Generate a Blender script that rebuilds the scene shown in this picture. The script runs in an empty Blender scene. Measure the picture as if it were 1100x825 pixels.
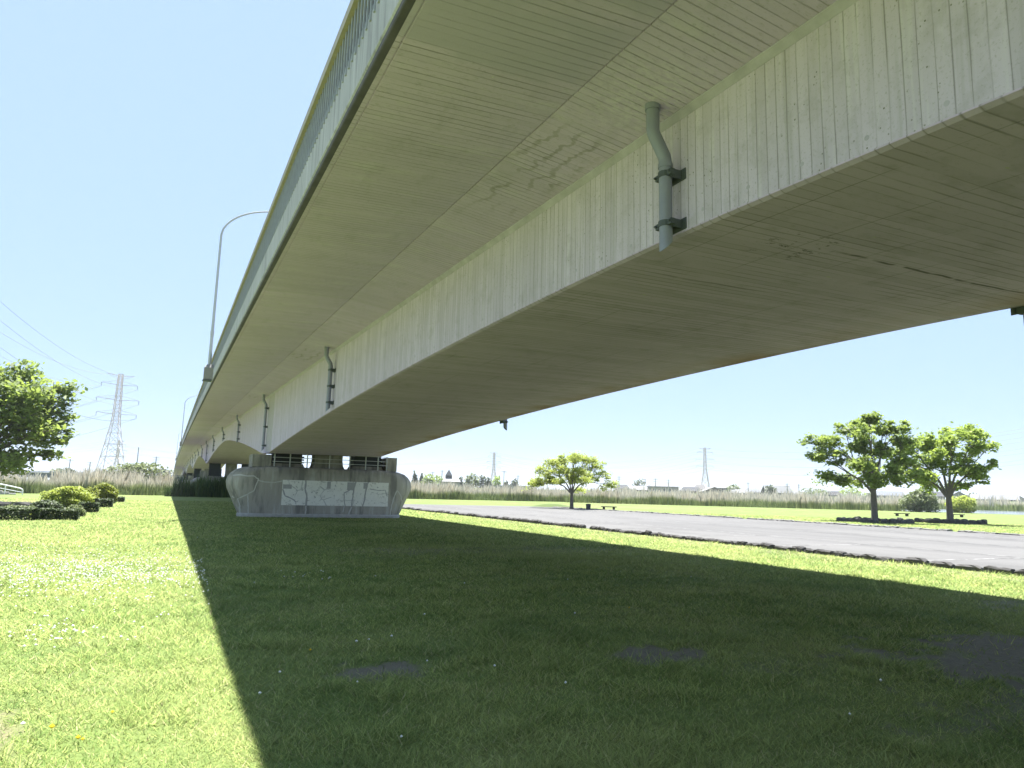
import bpy, math, random
import numpy as np
from mathutils import Vector, Matrix
R = math.radians
rng = np.random.default_rng(7)
random.seed(7)
scene = bpy.context.scene
col = scene.collection

# ------------------------------------------------------------------ camera
F_PX, YAW, PITCH, ROLL, EYE = 763.0, .4422, .1517, .0261, 1.6     # focal length for an 1100 px wide frame
IW, IH = 1100, 825
fw = np.array([math.sin(YAW)*math.cos(PITCH), math.cos(YAW)*math.cos(PITCH), math.sin(PITCH)])
rt = np.array([math.cos(YAW), -math.sin(YAW), 0.0]); up = np.cross(rt, fw)
rt, up = math.cos(ROLL)*rt+math.sin(ROLL)*up, -math.sin(ROLL)*rt+math.cos(ROLL)*up
cd = bpy.data.cameras.new('camera'); cam = bpy.data.objects.new('camera', cd); col.objects.link(cam)
cd.sensor_width = 36; cd.lens = 36*F_PX/IW; cd.clip_start = .05; cd.clip_end = 9000
cam.matrix_world = Matrix(((rt[0], up[0], -fw[0], 0), (rt[1], up[1], -fw[1], 0), (rt[2], up[2], -fw[2], EYE), (0, 0, 0, 1)))
scene.camera = cam

# ------------------------------------------------------------------ sky, sun, exposure
SUN_EL, SUN_AZ = R(69), R(17)               # azimuth clockwise from +Y (the bridge axis)
w = bpy.data.worlds.new('World'); scene.world = w; w.use_nodes = True
nt = w.node_tree; nt.nodes.clear()
sky = nt.nodes.new('ShaderNodeTexSky'); sky.sky_type = 'NISHITA'; sky.sun_disc = False
sky.sun_elevation = SUN_EL; sky.sun_rotation = SUN_AZ
sky.altitude = 0; sky.air_density = 1.0; sky.dust_density = .0; sky.ozone_density = 3.0
bg = nt.nodes.new('ShaderNodeBackground'); bg.inputs[1].default_value = .1
ow = nt.nodes.new('ShaderNodeOutputWorld')
veil = nt.nodes.new('ShaderNodeMix'); veil.data_type = 'RGBA'; veil.inputs[0].default_value = .92       # thin even veil that pales the whole sky
veil.inputs[7].default_value = (1.42, 1.98, 2.95, 1); nt.links.new(sky.outputs[0], veil.inputs[6])
nt.links.new(veil.outputs[2], bg.inputs[0]); nt.links.new(bg.outputs[0], ow.inputs[0])
sl = bpy.data.lights.new('sun', 'SUN'); sl.energy = 4.3; sl.angle = R(.53); sl.color = (1, .97, .93)
so = bpy.data.objects.new('sun', sl); col.objects.link(so)
sd = Vector((math.sin(SUN_AZ)*math.cos(SUN_EL), math.cos(SUN_AZ)*math.cos(SUN_EL), math.sin(SUN_EL)))
so.rotation_euler = sd.to_track_quat('Z', 'Y').to_euler(); so.location = (30, 30, 80)
vs = scene.view_settings
vs.view_transform = 'Standard'; vs.look = 'None'; vs.exposure = 1.88; vs.gamma = 1; vs.use_curve_mapping = False
scene.cycles.use_denoising = True
scene.cycles.max_bounces = 10; scene.cycles.diffuse_bounces = 6; scene.cycles.transparent_max_bounces = 12

# ------------------------------------------------------------------ helpers
def ray(x, y): return fw + rt*(x-IW/2)/F_PX + up*(IH/2-y)/F_PX
def at_dist(x, y, D):
    d = ray(x, y); return np.array([0, 0, EYE]) + d*D/math.hypot(d[0], d[1])
def at_ground(x, y, z=0.0):
    d = ray(x, y); return np.array([0, 0, EYE]) + d*(z-EYE)/d[2]
def at_y(x, y, Y):
    d = ray(x, y); return np.array([0, 0, EYE]) + d*Y/d[1]

def tag(o, label=None, cat=None, group=None, kind=None):
    if label: o['label'] = label
    if cat: o['category'] = cat
    if group: o['group'] = group
    if kind: o['kind'] = kind
    return o
def empty(name, loc=(0, 0, 0), rz=0):
    o = bpy.data.objects.new(name, None); col.objects.link(o); o.empty_display_size = .3
    o.location = loc; o.rotation_euler[2] = rz; return o
def link(name, me, mat=None, parent=None, loc=None):
    o = bpy.data.objects.new(name, me); col.objects.link(o)
    if mat is not None and len(me.materials) == 0: me.materials.append(mat)
    if parent: o.parent = parent
    if loc is not None: o.location = loc
    return o
def copy_tree(o, parent=None):
    c = o.copy(); col.objects.link(c); c.parent = parent
    for ch in list(o.children): copy_tree(ch, c)
    return c

class MB:
    """collects polygons; build() links them as one mesh object"""
    def __init__(s): s.v = []; s.f = []
    def poly(s, pts):
        n = len(s.v); s.v += [tuple(p) for p in pts]; s.f.append(tuple(range(n, n+len(pts))))
    def box(s, x0, x1, y0, y1, z0, z1):
        n = len(s.v)
        s.v += [(x0, y0, z0), (x1, y0, z0), (x1, y1, z0), (x0, y1, z0), (x0, y0, z1), (x1, y0, z1), (x1, y1, z1), (x0, y1, z1)]
        s.f += [(n, n+3, n+2, n+1), (n+4, n+5, n+6, n+7), (n, n+1, n+5, n+4), (n+1, n+2, n+6, n+5), (n+2, n+3, n+7, n+6), (n+3, n, n+4, n+7)]
    def loft(s, rings, cap=True, closed=True):
        n0 = len(s.v); m = len(rings[0])
        for r in rings: s.v += [tuple(p) for p in r]
        for i in range(len(rings)-1):
            for j in range(m if closed else m-1):
                a = n0+i*m+j; b = n0+i*m+(j+1) % m
                s.f.append((a, b, b+m, a+m))
        if cap and closed:
            s.f.append(tuple(range(n0+m-1, n0-1, -1))); k = n0+(len(rings)-1)*m; s.f.append(tuple(range(k, k+m)))
    def tube(s, path, rad, seg=8, cap=True):
        path = [Vector(p) for p in path]; rings = []
        if not hasattr(rad, '__len__'): rad = [rad]*len(path)
        a = None
        for i, p in enumerate(path):
            d = (path[min(i+1, len(path)-1)]-path[max(i-1, 0)]).normalized()
            if a is None:
                a = d.orthogonal().normalized() if abs(d.z) > .9 else d.cross(Vector((0, 0, 1))).normalized()
            a = (a-d*a.dot(d)).normalized(); b = d.cross(a)
            rings.append([p+(a*math.cos(t)+b*math.sin(t))*rad[i] for t in [2*math.pi*k/seg for k in range(seg)]])
        s.loft(rings, cap)
    def bar(s, p, q, w, h=None):
        h = h or w; p = Vector(p); q = Vector(q); d = (q-p).normalized()
        a = d.orthogonal().normalized() if abs(d.z) > .95 else d.cross(Vector((0, 0, 1))).normalized()
        b = d.cross(a)
        s.loft([[c+a*w/2*i+b*h/2*j for i, j in ((-1, -1), (1, -1), (1, 1), (-1, 1))] for c in (p, q)])
    def mesh(s, name, smooth=False):
        me = bpy.data.meshes.new(name); me.from_pydata(s.v, [], s.f); me.update()
        if smooth:
            for p in me.polygons: p.use_smooth = True
            try: me.set_sharp_from_angle(angle=R(35))
            except Exception: pass
        return me
    def build(s, name, mat, parent=None, loc=None, smooth=False, bevel=0):
        me = s.mesh(name, smooth); o = link(name, me, mat, parent, loc)
        if bevel:
            m = o.modifiers.new('bevel', 'BEVEL'); m.width = bevel; m.segments = 2; m.limit_method = 'ANGLE'
        return o

def fast_mesh(name, V, k, attr=None):
    """V: (n*k,3) vertices of n separate polygons with k corners; attr: dict name -> per-vertex floats"""
    V = np.ascontiguousarray(V, dtype=np.float32); nv = len(V); n = nv//k
    me = bpy.data.meshes.new(name)
    me.vertices.add(nv); me.vertices.foreach_set('co', V.ravel())
    me.loops.add(nv); me.loops.foreach_set('vertex_index', np.arange(nv, dtype=np.int32))
    me.polygons.add(n); me.polygons.foreach_set('loop_start', np.arange(0, nv, k, dtype=np.int32))
    try: me.polygons.foreach_set('loop_total', np.full(n, k, dtype=np.int32))
    except Exception: pass
    for a, d in (attr or {}).items():
        at = me.attributes.new(a, 'FLOAT', 'POINT'); at.data.foreach_set('value', np.ascontiguousarray(d, dtype=np.float32))
    me.update(calc_edges=True); me.validate(); return me

_P = rng.random((256, 256))
def vnoise(x, y):
    x = np.asarray(x, float); y = np.asarray(y, float)
    i = np.floor(x).astype(int); j = np.floor(y).astype(int); u = x-i; v = y-j
    u = u*u*(3-2*u); v = v*v*(3-2*v)
    g = lambda a, b: _P[a % 256, b % 256]
    return (g(i, j)*(1-u)+g(i+1, j)*u)*(1-v)+(g(i, j+1)*(1-u)+g(i+1, j+1)*u)*v
def fbm(x, y, o=4):
    s = 0; a = .5; t = 0
    for k in range(o): s = s+a*vnoise(x*2**k+17*k, y*2**k+5*k); t += a; a *= .5
    return s/t

# ------------------------------------------------------------------ materials
class NT:
    def __init__(s, name):
        s.m = bpy.data.materials.new(name); s.m.use_nodes = True; s.t = s.m.node_tree; s.t.nodes.clear()
        s.out = s.t.nodes.new('ShaderNodeOutputMaterial')
        s.b = s.t.nodes.new('ShaderNodeBsdfPrincipled'); s.t.links.new(s.b.outputs[0], s.out.inputs[0])
        s.geo = s.t.nodes.new('ShaderNodeNewGeometry'); s.pos = s.geo.outputs['Position']
        x = s.t.nodes.new('ShaderNodeSeparateXYZ'); s.t.links.new(s.pos, x.inputs[0]); s.X, s.Y, s.Z = x.outputs
    def put(s, sock, v):
        if isinstance(v, bpy.types.NodeSocket): s.t.links.new(v, sock)
        elif isinstance(v, (int, float)):
            if sock.type == 'VECTOR': sock.default_value = (v, v, v)
            elif sock.type == 'RGBA': sock.default_value = (v, v, v, 1)
            else: sock.default_value = v
        else:
            sock.default_value = (*v, 1) if sock.type == 'RGBA' and len(v) == 3 else v
    def math(s, op, a, b=0, c=0):
        n = s.t.nodes.new('ShaderNodeMath'); n.operation = op
        for i, q in enumerate((a, b, c)): s.put(n.inputs[i], q)
        return n.outputs[0]
    def mul(s, a, b): return s.math('MULTIPLY', a, b)
    def add(s, a, b): return s.math('ADD', a, b)
    def ss(s, v, a, b, lo=0, hi=1):
        n = s.t.nodes.new('ShaderNodeMapRange'); n.interpolation_type = 'SMOOTHSTEP'
        for i, q in enumerate((v, a, b, lo, hi)): s.put(n.inputs[i], q)
        return n.outputs[0]
    def vec(s, x, y, z):
        n = s.t.nodes.new('ShaderNodeCombineXYZ')
        for i, q in enumerate((x, y, z)): s.put(n.inputs[i], q)
        return n.outputs[0]
    def scaled(s, sx, sy, sz, off=(0, 0, 0)):
        n = s.t.nodes.new('ShaderNodeVectorMath'); n.operation = 'MULTIPLY_ADD'
        s.put(n.inputs[0], s.pos); n.inputs[1].default_value = (sx, sy, sz); n.inputs[2].default_value = off
        return n.outputs[0]
    def noise(s, vec, scale=1, detail=4, rough=.55):
        n = s.t.nodes.new('ShaderNodeTexNoise'); s.put(n.inputs['Vector'], vec)
        n.inputs['Scale'].default_value = scale; n.inputs['Detail'].default_value = detail; n.inputs['Roughness'].default_value = rough
        return n.outputs[0]
    def voro(s, vec, scale, feature='F1'):
        n = s.t.nodes.new('ShaderNodeTexVoronoi'); n.feature = feature; s.put(n.inputs['Vector'], vec); n.inputs['Scale'].default_value = scale
        return n.outputs['Distance'], n.outputs.get('Color')
    def white(s, v):
        n = s.t.nodes.new('ShaderNodeTexWhiteNoise'); n.noise_dimensions = '1D'; s.put(n.inputs['W'], v); return n.outputs['Value']
    def mix(s, f, a, b, mode='MIX'):
        n = s.t.nodes.new('ShaderNodeMix'); n.data_type = 'RGBA'; n.blend_type = mode; n.clamp_factor = True
        s.put(n.inputs[0], f); s.put(n.inputs[6], a); s.put(n.inputs[7], b); return n.outputs[2]
    def attr(s, name):
        n = s.t.nodes.new('ShaderNodeAttribute'); n.attribute_name = name; return n.outputs['Fac']
    def objrand(s):
        return s.t.nodes.new('ShaderNodeObjectInfo').outputs['Random']
    def bump(s, h, strength=.4, dist=.01):
        n = s.t.nodes.new('ShaderNodeBump'); n.inputs['Strength'].default_value = strength; n.inputs['Distance'].default_value = dist
        s.put(n.inputs['Height'], h); s.t.links.new(n.outputs[0], s.b.inputs['Normal']); return n
    def done(s, color, rough=.9, spec=.25, metal=0):
        s.put(s.b.inputs['Base Color'], color); s.put(s.b.inputs['Roughness'], rough)
        s.b.inputs['Specular IOR Level'].default_value = spec; s.b.inputs['Metallic'].default_value = metal
        return s.m
    def soft_normal(s, k):
        """leaves and blades shade partly like the surface they cover"""
        v = s.t.nodes.new('ShaderNodeVectorMath'); v.operation = 'SCALE'; s.put(v.inputs[0], s.geo.outputs['Normal']); v.inputs['Scale'].default_value = 1-k
        a = s.t.nodes.new('ShaderNodeVectorMath'); a.operation = 'ADD'; s.put(a.inputs[0], v.outputs[0]); a.inputs[1].default_value = (0, 0, k)
        z = s.t.nodes.new('ShaderNodeVectorMath'); z.operation = 'NORMALIZE'; s.put(z.inputs[0], a.outputs[0]); s.t.links.new(z.outputs[0], s.b.inputs['Normal'])
    def translucent(s, color, fac=.35):
        tr = s.t.nodes.new('ShaderNodeBsdfTranslucent'); s.put(tr.inputs[0], color)
        mx = s.t.nodes.new('ShaderNodeMixShader'); mx.inputs[0].default_value = fac
        s.t.links.new(s.b.outputs[0], mx.inputs[1]); s.t.links.new(tr.outputs[0], mx.inputs[2]); s.t.links.new(mx.outputs[0], s.out.inputs[0])

def mat_plain(name, c, rough=.8, var=.15, scale=3, metal=0, spec=.3):
    n = NT(name); f = n.noise(n.pos, scale, 5)
    return n.done(n.mix(f, [x*(1-var) for x in c], [min(1, x*(1+var)) for x in c]), rough, spec, metal)

def board_lines(n, pitch, coord=None, wob=.012, phase=0):
    """tone per board and dark lines between boards that run across the bridge"""
    y = coord or n.Y
    wv = n.mul(n.add(n.noise(n.scaled(.7, .7, .7), 1, 2), -.5), wob*2)
    q = n.math('DIVIDE', n.add(n.add(y, wv), phase), pitch)
    i = n.math('FLOOR', q); fr = n.math('FRACT', q)
    tone = n.white(i)
    edge = n.math('ABSOLUTE', n.add(fr, -.5))          # .5 at the joint
    return tone, edge, i

def mat_slab():
    n = NT('concrete_slab')
    tone, edge, i = board_lines(n, .105)
    run = n.noise(n.vec(n.mul(n.X, .9), n.mul(i, 3.7), 0), 1, 2)
    line = n.mul(n.ss(edge, .38, .5), n.ss(run, .36, .6))
    seg = n.white(n.math('FLOOR', n.math('DIVIDE', n.add(n.Y, .9), 4.38)))
    sfr = n.math('ABSOLUTE', n.add(n.math('FRACT', n.math('DIVIDE', n.add(n.Y, .9), 4.38)), -.5))
    big = n.noise(n.scaled(.35, .35, .35), 1, 5)
    mid = n.noise(n.scaled(1.2, 3.2, 1), 1, 6, .65)
    fine = n.noise(n.scaled(14, 30, 14), 1, 4, .7)
    c = n.mix(big, (.60, .492, .735), (.71, .59, .83))
    c = n.mix(n.mul(seg, .24), c, (.42, .37, .48))
    c = n.mix(n.mul(tone, .18), c, (.38, .34, .43))
    c = n.mix(n.ss(mid, .5, .75, 0, .45), c, (.70, .655, .74))
    c = n.mix(n.ss(n.noise(n.scaled(2.6, 1.1, 1, (4, 4, 0)), 1, 7, .7), .52, .7, 0, .32), c, (.40, .36, .45))
    c = n.mix(n.ss(fine, .52, .74, 0, .45), c, (.3, .27, .33))
    c = n.mix(n.mul(line, .6), c, (.2, .18, .21))
    # pale lime line where two pours meet, only in places
    c = n.mix(n.mul(n.ss(sfr, .4955, .499), n.ss(n.noise(n.scaled(.8, .1, 0), 1, 3), .42, .55, 0, .7)), c, (.70, .64, .75))
    # smooth grey repair coat close to the outlet
    gm = n.add(n.noise(n.scaled(.55, .9, 0, (3.1, .4, 0)), 1, 3), n.mul(n.ss(n.Y, 6.6, 5.2), .35))
    gm = n.mul(n.ss(gm, .70, .80), n.ss(n.X, 3.75, 3.2))
    c = n.mix(n.mul(gm, .75), c, n.mix(fine, (.47, .41, .585), (.54, .48, .66)))
    # lime bloom round the outlets and worm-like damp streaks next to them
    dx = n.add(n.X, -4.15); ym = n.add(n.math('WRAP', n.add(n.Y, -5.7), 8.75, -8.75), .05)
    d2 = n.math('SQRT', n.add(n.mul(dx, dx), n.mul(n.mul(ym, ym), .6)))
    patch = n.mul(n.ss(d2, .95, .15), n.ss(n.noise(n.scaled(9, 22, 9), 1, 5, .7), .42, .62))
    c = n.mix(n.mul(patch, .7), c, (.74, .68, .80))
    wx = n.add(n.X, n.mul(n.add(n.noise(n.scaled(1, 2.2, 0), 1, 4, .6), -.5), .75))
    wav = n.math('ABSOLUTE', n.add(n.math('FRACT', n.mul(n.add(wx, n.mul(n.Y, .09)), 3.6)), -.5))
    area = n.mul(n.mul(n.ss(ym, .7, 1.3), n.ss(ym, 4.2, 3.0)), n.mul(n.ss(n.X, 3.45, 3.7), n.ss(n.X, 4.5, 4.3)))
    area = n.mul(area, n.ss(n.noise(n.scaled(1.3, .9, 0, (5, 2, 0)), 1, 3), .40, .55))
    c = n.mix(n.mul(n.mul(n.ss(wav, .17, .06), area), .42), c, (.2, .195, .165))
    pit, _ = n.voro(n.scaled(1, 1, 1), 2.4)
    c = n.mix(n.ss(pit, .035, .02), c, (.66, .62, .68))
    n.bump(n.add(n.mul(line, -1), n.add(n.mul(fine, .5), n.mul(tone, .5))), .8, .012)
    return n.done(c, .92, .2)

def mat_web():
    n = NT('concrete_web')
    tone, edge, i = board_lines(n, .12, wob=.008)
    run = n.noise(n.vec(n.mul(i, 5.3), n.mul(n.Z, .8), 0), 1, 2)
    line = n.mul(n.ss(edge, .42, .5), n.ss(run, .34, .58))
    big = n.noise(n.scaled(.3, .3, .6), 1, 4)
    streak = n.noise(n.scaled(1, 11, .55), 1, 5, .6)
    fine = n.noise(n.scaled(40, 40, 40), 1, 3, .7)
    c = n.mix(big, (.60, .52, .70), (.69, .605, .785))
    c = n.mix(n.mul(tone, .32), c, (.38, .34, .42))
    c = n.mix(n.ss(streak, .5, .72, 0, .45), c, (.38, .36, .4))
    c = n.mix(n.ss(streak, .46, .3, 0, .35), c, (.74, .7, .78))
    c = n.mix(n.ss(fine, .54, .72, 0, .5), c, (.32, .29, .33))
    c = n.mix(n.ss(n.noise(n.scaled(3, 3, 3), 1, 6, .7), .5, .68, 0, .4), c, (.42, .38, .45))
    c = n.mix(n.mul(line, .72), c, (.2, .18, .2))
    v, _ = n.voro(n.scaled(1, 1, .9), 17)
    c = n.mix(n.mul(n.ss(v, .16, .08), n.ss(n.noise(n.scaled(2.5, 2.5, 1.2), 1, 3), .46, .6)), c, (.16, .155, .14))
    # greyer bay over the piers where the diaphragm was cast later
    yb = n.math('ABSOLUTE', n.math('WRAP', n.add(n.Y, -39.6), 35.0, -35.0))
    c = n.mix(n.ss(yb, 1.25, 1.18, 0, .45), c, (.36, .36, .33))
    n.bump(n.add(n.mul(line, -1), n.add(n.mul(streak, .4), n.mul(tone, .5))), .5, .008)
    return n.done(c, .9, .2)

def mat_soffit():
    n = NT('concrete_soffit')
    tone, edge, i = board_lines(n, .13, wob=.02)
    run = n.noise(n.vec(n.mul(n.X, .7), n.mul(i, 3.1), 0), 1, 2)
    line = n.mul(n.ss(edge, .36, .5), n.ss(run, .40, .6))
    big = n.noise(n.scaled(.3, .3, .3), 1, 5)
    mid = n.noise(n.scaled(1.6, 2.2, 1), 1, 7, .7)
    fine = n.noise(n.scaled(14, 30, 14), 1, 4, .7)
    c = n.mix(big, (.59, .472, .69), (.68, .56, .775))
    c = n.mix(n.mul(tone, .28), c, (.32, .28, .35))
    c = n.mix(n.ss(mid, .5, .7, 0, .4), c, (.34, .3, .36))
    lx = n.math('ABSOLUTE', n.add(n.math('FRACT', n.math('DIVIDE', n.add(n.X, -4.95), .92)), -.5))
    c = n.mix(n.mul(n.ss(lx, .488, .497), n.ss(n.noise(n.scaled(.3, .5, 0, (7, 1, 0)), 1, 3), .44, .58, 0, .55)), c, (.16, .15, .16))
    c = n.mix(n.ss(fine, .55, .8, 0, .4), c, (.18, .17, .14))
    c = n.mix(n.mul(line, .6), c, (.12, .11, .09))
    # long dark damp cracks across the girder
    cy = n.add(n.Y, n.mul(n.add(n.noise(n.scaled(.8, .3, 0), 1, 3), -.5), .22))
    for y0, x0, x1, k in ((5.25, 6.2, 10.6, .8), (6.9, 5.0, 7.2, .35), (9.4, 6.2, 9.4, .25)):
        d = n.math('ABSOLUTE', n.add(cy, -y0))
        m = n.mul(n.ss(d, .035, .008), n.mul(n.ss(n.X, x0, x0+.5), n.ss(n.X, x1, x1-.6)))
        m = n.mul(m, n.ss(n.noise(n.scaled(2.2, .5, 0, (y0, 0, 0)), 1, 2), .36, .5))
        c = n.mix(n.mul(m, k), c, (.06, .058, .05))
    sc = n.mul(n.ss(n.noise(n.scaled(5, 9, 0), 1, 6, .75), .56, .62), n.ss(n.math('SQRT', n.add(n.mul(n.add(n.X, -5.9), n.add(n.X, -5.9)), n.mul(n.add(n.Y, -5.3), n.add(n.Y, -5.3)))), .75, .2))
    c = n.mix(n.mul(sc, .75), c, (.07, .068, .06))
    c = n.mix(n.mul(n.ss(n.X, 9.4, 10.6), n.ss(n.noise(n.scaled(.5, .5, 0), 1, 4), .4, .65, 0, .8)), c, (.33, .2, .115))
    v, _ = n.voro(n.scaled(.8, 2.2, 1), 1.5)
    c = n.mix(n.ss(v, .05, .03), c, (.55, .53, .47))
    n.bump(n.add(n.mul(line, -1), n.add(n.mul(fine, .5), n.mul(tone, .5))), .5, .008)
    return n.done(c, .92, .2)

def mat_parapet():
    n = NT('concrete_parapet')
    st = n.noise(n.scaled(1, 9, .5), 1, 5, .6); fine = n.noise(n.scaled(30, 30, 30), 1, 4, .7); big = n.noise(n.scaled(.6, .6, .6), 1, 4)
    c = n.mix(big, (.36, .345, .37), (.48, .46, .49))
    c = n.mix(n.ss(st, .5, .7, 0, .7), c, (.2, .19, .215))
    c = n.mix(n.ss(st, .46, .32, 0, .6), c, (.58, .56, .6))
    c = n.mix(n.ss(fine, .58, .75, 0, .4), c, (.16, .16, .17))
    n.bump(fine, .4, .004)
    return n.done(c, .9, .2)

def mat_pier():
    n = NT('concrete_pier')
    st = n.noise(n.scaled(3.2, 3.2, .45), 1, 5, .6); fine = n.noise(n.scaled(22, 22, 22), 1, 4, .7); big = n.noise(n.scaled(.9, .9, .9), 1, 5)
    c = n.mix(big, (.30, .28, .245), (.39, .37, .325))
    c = n.mix(n.ss(st, .48, .66, 0, .75), c, (.15, .145, .135))
    c = n.mix(n.ss(st, .44, .3, 0, .5), c, (.5, .49, .46))
    c = n.mix(n.ss(fine, .58, .76, 0, .35), c, (.15, .15, .14))
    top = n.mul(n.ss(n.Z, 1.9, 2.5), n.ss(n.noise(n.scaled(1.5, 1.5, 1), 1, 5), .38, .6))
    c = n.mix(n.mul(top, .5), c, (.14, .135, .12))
    n.bump(fine, .4, .01)
    return n.done(c, .92, .2)

def mat_panel():
    n = NT('white_limewash')
    fine = n.noise(n.scaled(3, 3, 3), 1, 6, .7); d, _ = n.voro(n.scaled(1, 1, 1.3), 1.6, 'DISTANCE_TO_EDGE')
    c = n.mix(fine, (.66, .65, .60), (.82, .81, .76))
    c = n.mix(n.ss(n.noise(n.scaled(7, 7, 7), 1, 5, .7), .55, .68, 0, .8), c, (.26, .255, .235))
    c = n.mix(n.mul(n.ss(d, .05, .015), n.ss(n.noise(n.scaled(1.3, 1, 1), 1, 2), .5, .62, 0, .7)), c, (.33, .33, .32))
    return n.done(c, .9, .15)

def mat_leaf(name, a, b, tr, fac=.38, scale=.9, rough=.55):
    n = NT(name); f = n.noise(n.pos, scale, 3); r = n.attr('rnd')
    k = n.add(n.mul(f, .45), n.mul(r, .55))
    c = n.mix(n.ss(k, .25, .75), a, b)
    n.done(c, rough, .3); n.soft_normal(.45); n.translucent(n.mix(.5, c, tr), fac)
    return n.m

def mat_blade():
    n = NT('grass_blade'); r = n.attr('rnd'); big = n.noise(n.scaled(.55, .55, 0), 1, 4, .6); b2 = n.noise(n.scaled(.14, .14, 0, (8, 3, 0)), 1, 3)
    c = n.mix(n.ss(n.add(n.mul(r, .5), n.mul(big, .5)), .3, .72), (.11, .195, .04), (.45, .525, .16))
    c = n.mix(n.ss(n.add(n.mul(big, .6), n.mul(r, .4)), .52, .78, 0, .55), c, (.45, .46, .19))
    c = n.mix(n.ss(b2, .48, .64, 0, .4), c, (.39, .445, .16))
    dk_ = n.noise(n.scaled(.33, .5, 0, (2, 9, 0)), 1, 4, .65); c = n.mix(n.ss(dk_, .5, .68, 0, .5), c, (.12, .215, .06))
    c = n.mix(n.ss(r, .93, .96, 0, .8), c, (.52, .46, .27))
    n.done(c, .7, .12); n.soft_normal(.7); n.translucent(n.mix(.35, c, (.52, .57, .24)), .34); return n.m

def mat_ground():
    n = NT('lawn_ground'); bare = n.attr('bare'); dry = n.attr('dry')
    big = n.noise(n.scaled(.55, .55, 0), 1, 4, .6); b2 = n.noise(n.scaled(.14, .14, 0, (8, 3, 0)), 1, 3)
    fine = n.noise(n.scaled(9, 9, 9), 1, 6, .75); far = n.noise(n.scaled(.02, .02, 0), 1, 5)
    c = n.mix(fine, (.10, .15, .042), (.205, .255, .085))
    c = n.mix(n.ss(big, .45, .7, 0, .5), c, (.24, .245, .1))
    c = n.mix(n.ss(b2, .5, .68, 0, .5), c, (.22, .245, .09))
    dk_ = n.noise(n.scaled(.33, .5, 0, (2, 9, 0)), 1, 4, .65); c = n.mix(n.ss(dk_, .5, .66, 0, .55), c, (.10, .15, .045))
    c = n.mix(n.mul(dry, .9), c, n.mix(fine, (.16, .125, .085), (.28, .23, .16)))
    c = n.mix(bare, c, n.mix(fine, (.085, .082, .062), (.21, .2, .155)))
    n.bump(fine, .8, .03)
    return n.done(c, .95, .1)

def mat_lot():
    n = NT('worn_asphalt')
    fine = n.noise(n.scaled(25, 25, 25), 1, 5, .8); mid = n.noise(n.scaled(.9, .25, 0), 1, 5, .6); lng = n.noise(n.scaled(.35, .05, 0), 1, 4)
    c = n.mix(mid, (.125, .122, .116), (.165, .161, .153))
    c = n.mix(n.ss(n.noise(n.scaled(.22, .16, 0, (3, 8, 0)), 1, 5, .65), .5, .62, 0, .35), c, (.09, .088, .085))
    c = n.mix(n.ss(lng, .45, .65, 0, .5), c, (.10, .098, .094))
    c = n.mix(n.ss(fine, .5, .75, 0, .5), c, (.06, .06, .06))
    c = n.mix(n.ss(fine, .45, .28, 0, .5), c, (.2, .196, .187))
    n.bump(fine, .5, .01)
    return n.done(c, .9, .25)

def mat_stone(name='dark_stone', a=(.035, .034, .033), b=(.12, .116, .11)):
    n = NT(name); f = n.noise(n.scaled(5, 5, 5), 1, 6, .7); r = n.objrand()
    c = n.mix(n.add(n.mul(f, .7), n.mul(r, .3)), a, b)
    c = n.mix(n.ss(n.noise(n.scaled(2.1, 2.1, 2.1), 1, 4), .55, .7, 0, .5), c, (.11, .107, .095))
    n.bump(f, .7, .03); return n.done(c, .9, .2)

def mat_reed():
    n = NT('reed'); h = n.attr('hgt'); r = n.attr('rnd'); f = n.noise(n.scaled(.12, .12, 0), 1, 4); f2 = n.noise(n.scaled(.6, .6, 0), 1, 3)
    g = n.mix(r, (.14, .19, .06), (.30, .35, .13)); s = n.mix(r, (.55, .50, .38), (.78, .72, .58))
    k = n.ss(n.add(h, n.add(n.mul(n.add(f, -.5), 1.0), n.mul(n.add(f2, -.5), .5))), .36, .78)
    c = n.mix(n.mul(k, .9), g, s); n.done(c, .8, .15); n.soft_normal(.5); n.translucent(c, .3); return n.m

def mat_galv(name, c, metal=.35):
    n = NT(name); f = n.noise(n.scaled(9, 9, 5), 1, 5, .7)
    cc = n.mix(f, [x*.75 for x in c], [x*1.25 for x in c])
    n.bump(f, .15, .004); return n.done(cc, n.ss(f, .3, .7, .5, .7), .4, metal)

M = {}
M['slab'] = mat_slab(); M['web'] = mat_web(); M['soffit'] = mat_soffit(); M['parapet'] = mat_parapet(); M['pier'] = mat_pier(); M['panel'] = mat_panel()
M['fillet'] = mat_plain('pale_fillet_concrete', (.47, .43, .55), .9, .35, 5)
M['rail'] = mat_plain('tan_rail_paint', (.36, .31, .235), .6, .25, 8)
M['baluster'] = mat_plain('pale_green_paint', (.33, .34, .36), .6, .25, 6)
M['pipe'] = mat_galv('galvanised_pipe', (.30, .31, .40)); M['bracket'] = mat_galv('dark_bracket', (.11, .125, .14))
M['pole'] = mat_galv('lamp_pole_steel', (.48, .49, .5), .15); M['boxsteel'] = mat_galv('lamp_bracket_steel', (.3, .28, .25), .1)
M['blade'] = mat_blade(); M['ground'] = mat_ground(); M['lot'] = mat_lot(); M['stone'] = mat_stone(); M['kerb'] = mat_stone('grey_stone', (.1, .097, .09), (.24, .23, .21)); M['reed'] = mat_reed()
M['drip'] = mat_plain('dark_stained_concrete', (.11, .1, .13), .9, .45, 5)  # darker concrete tone for the drip edge and back panel of the parapets
M['asphalt'] = mat_plain('deck_asphalt', (.06, .06, .062), .9, .2, 4)
M['darksteel'] = mat_plain('dark_bearing_steel', (.045, .048, .055), .7, .3, 8)
M['seal'] = mat_plain('pale_crack_mortar', (.48, .47, .44), .9, .2, 8)
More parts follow.
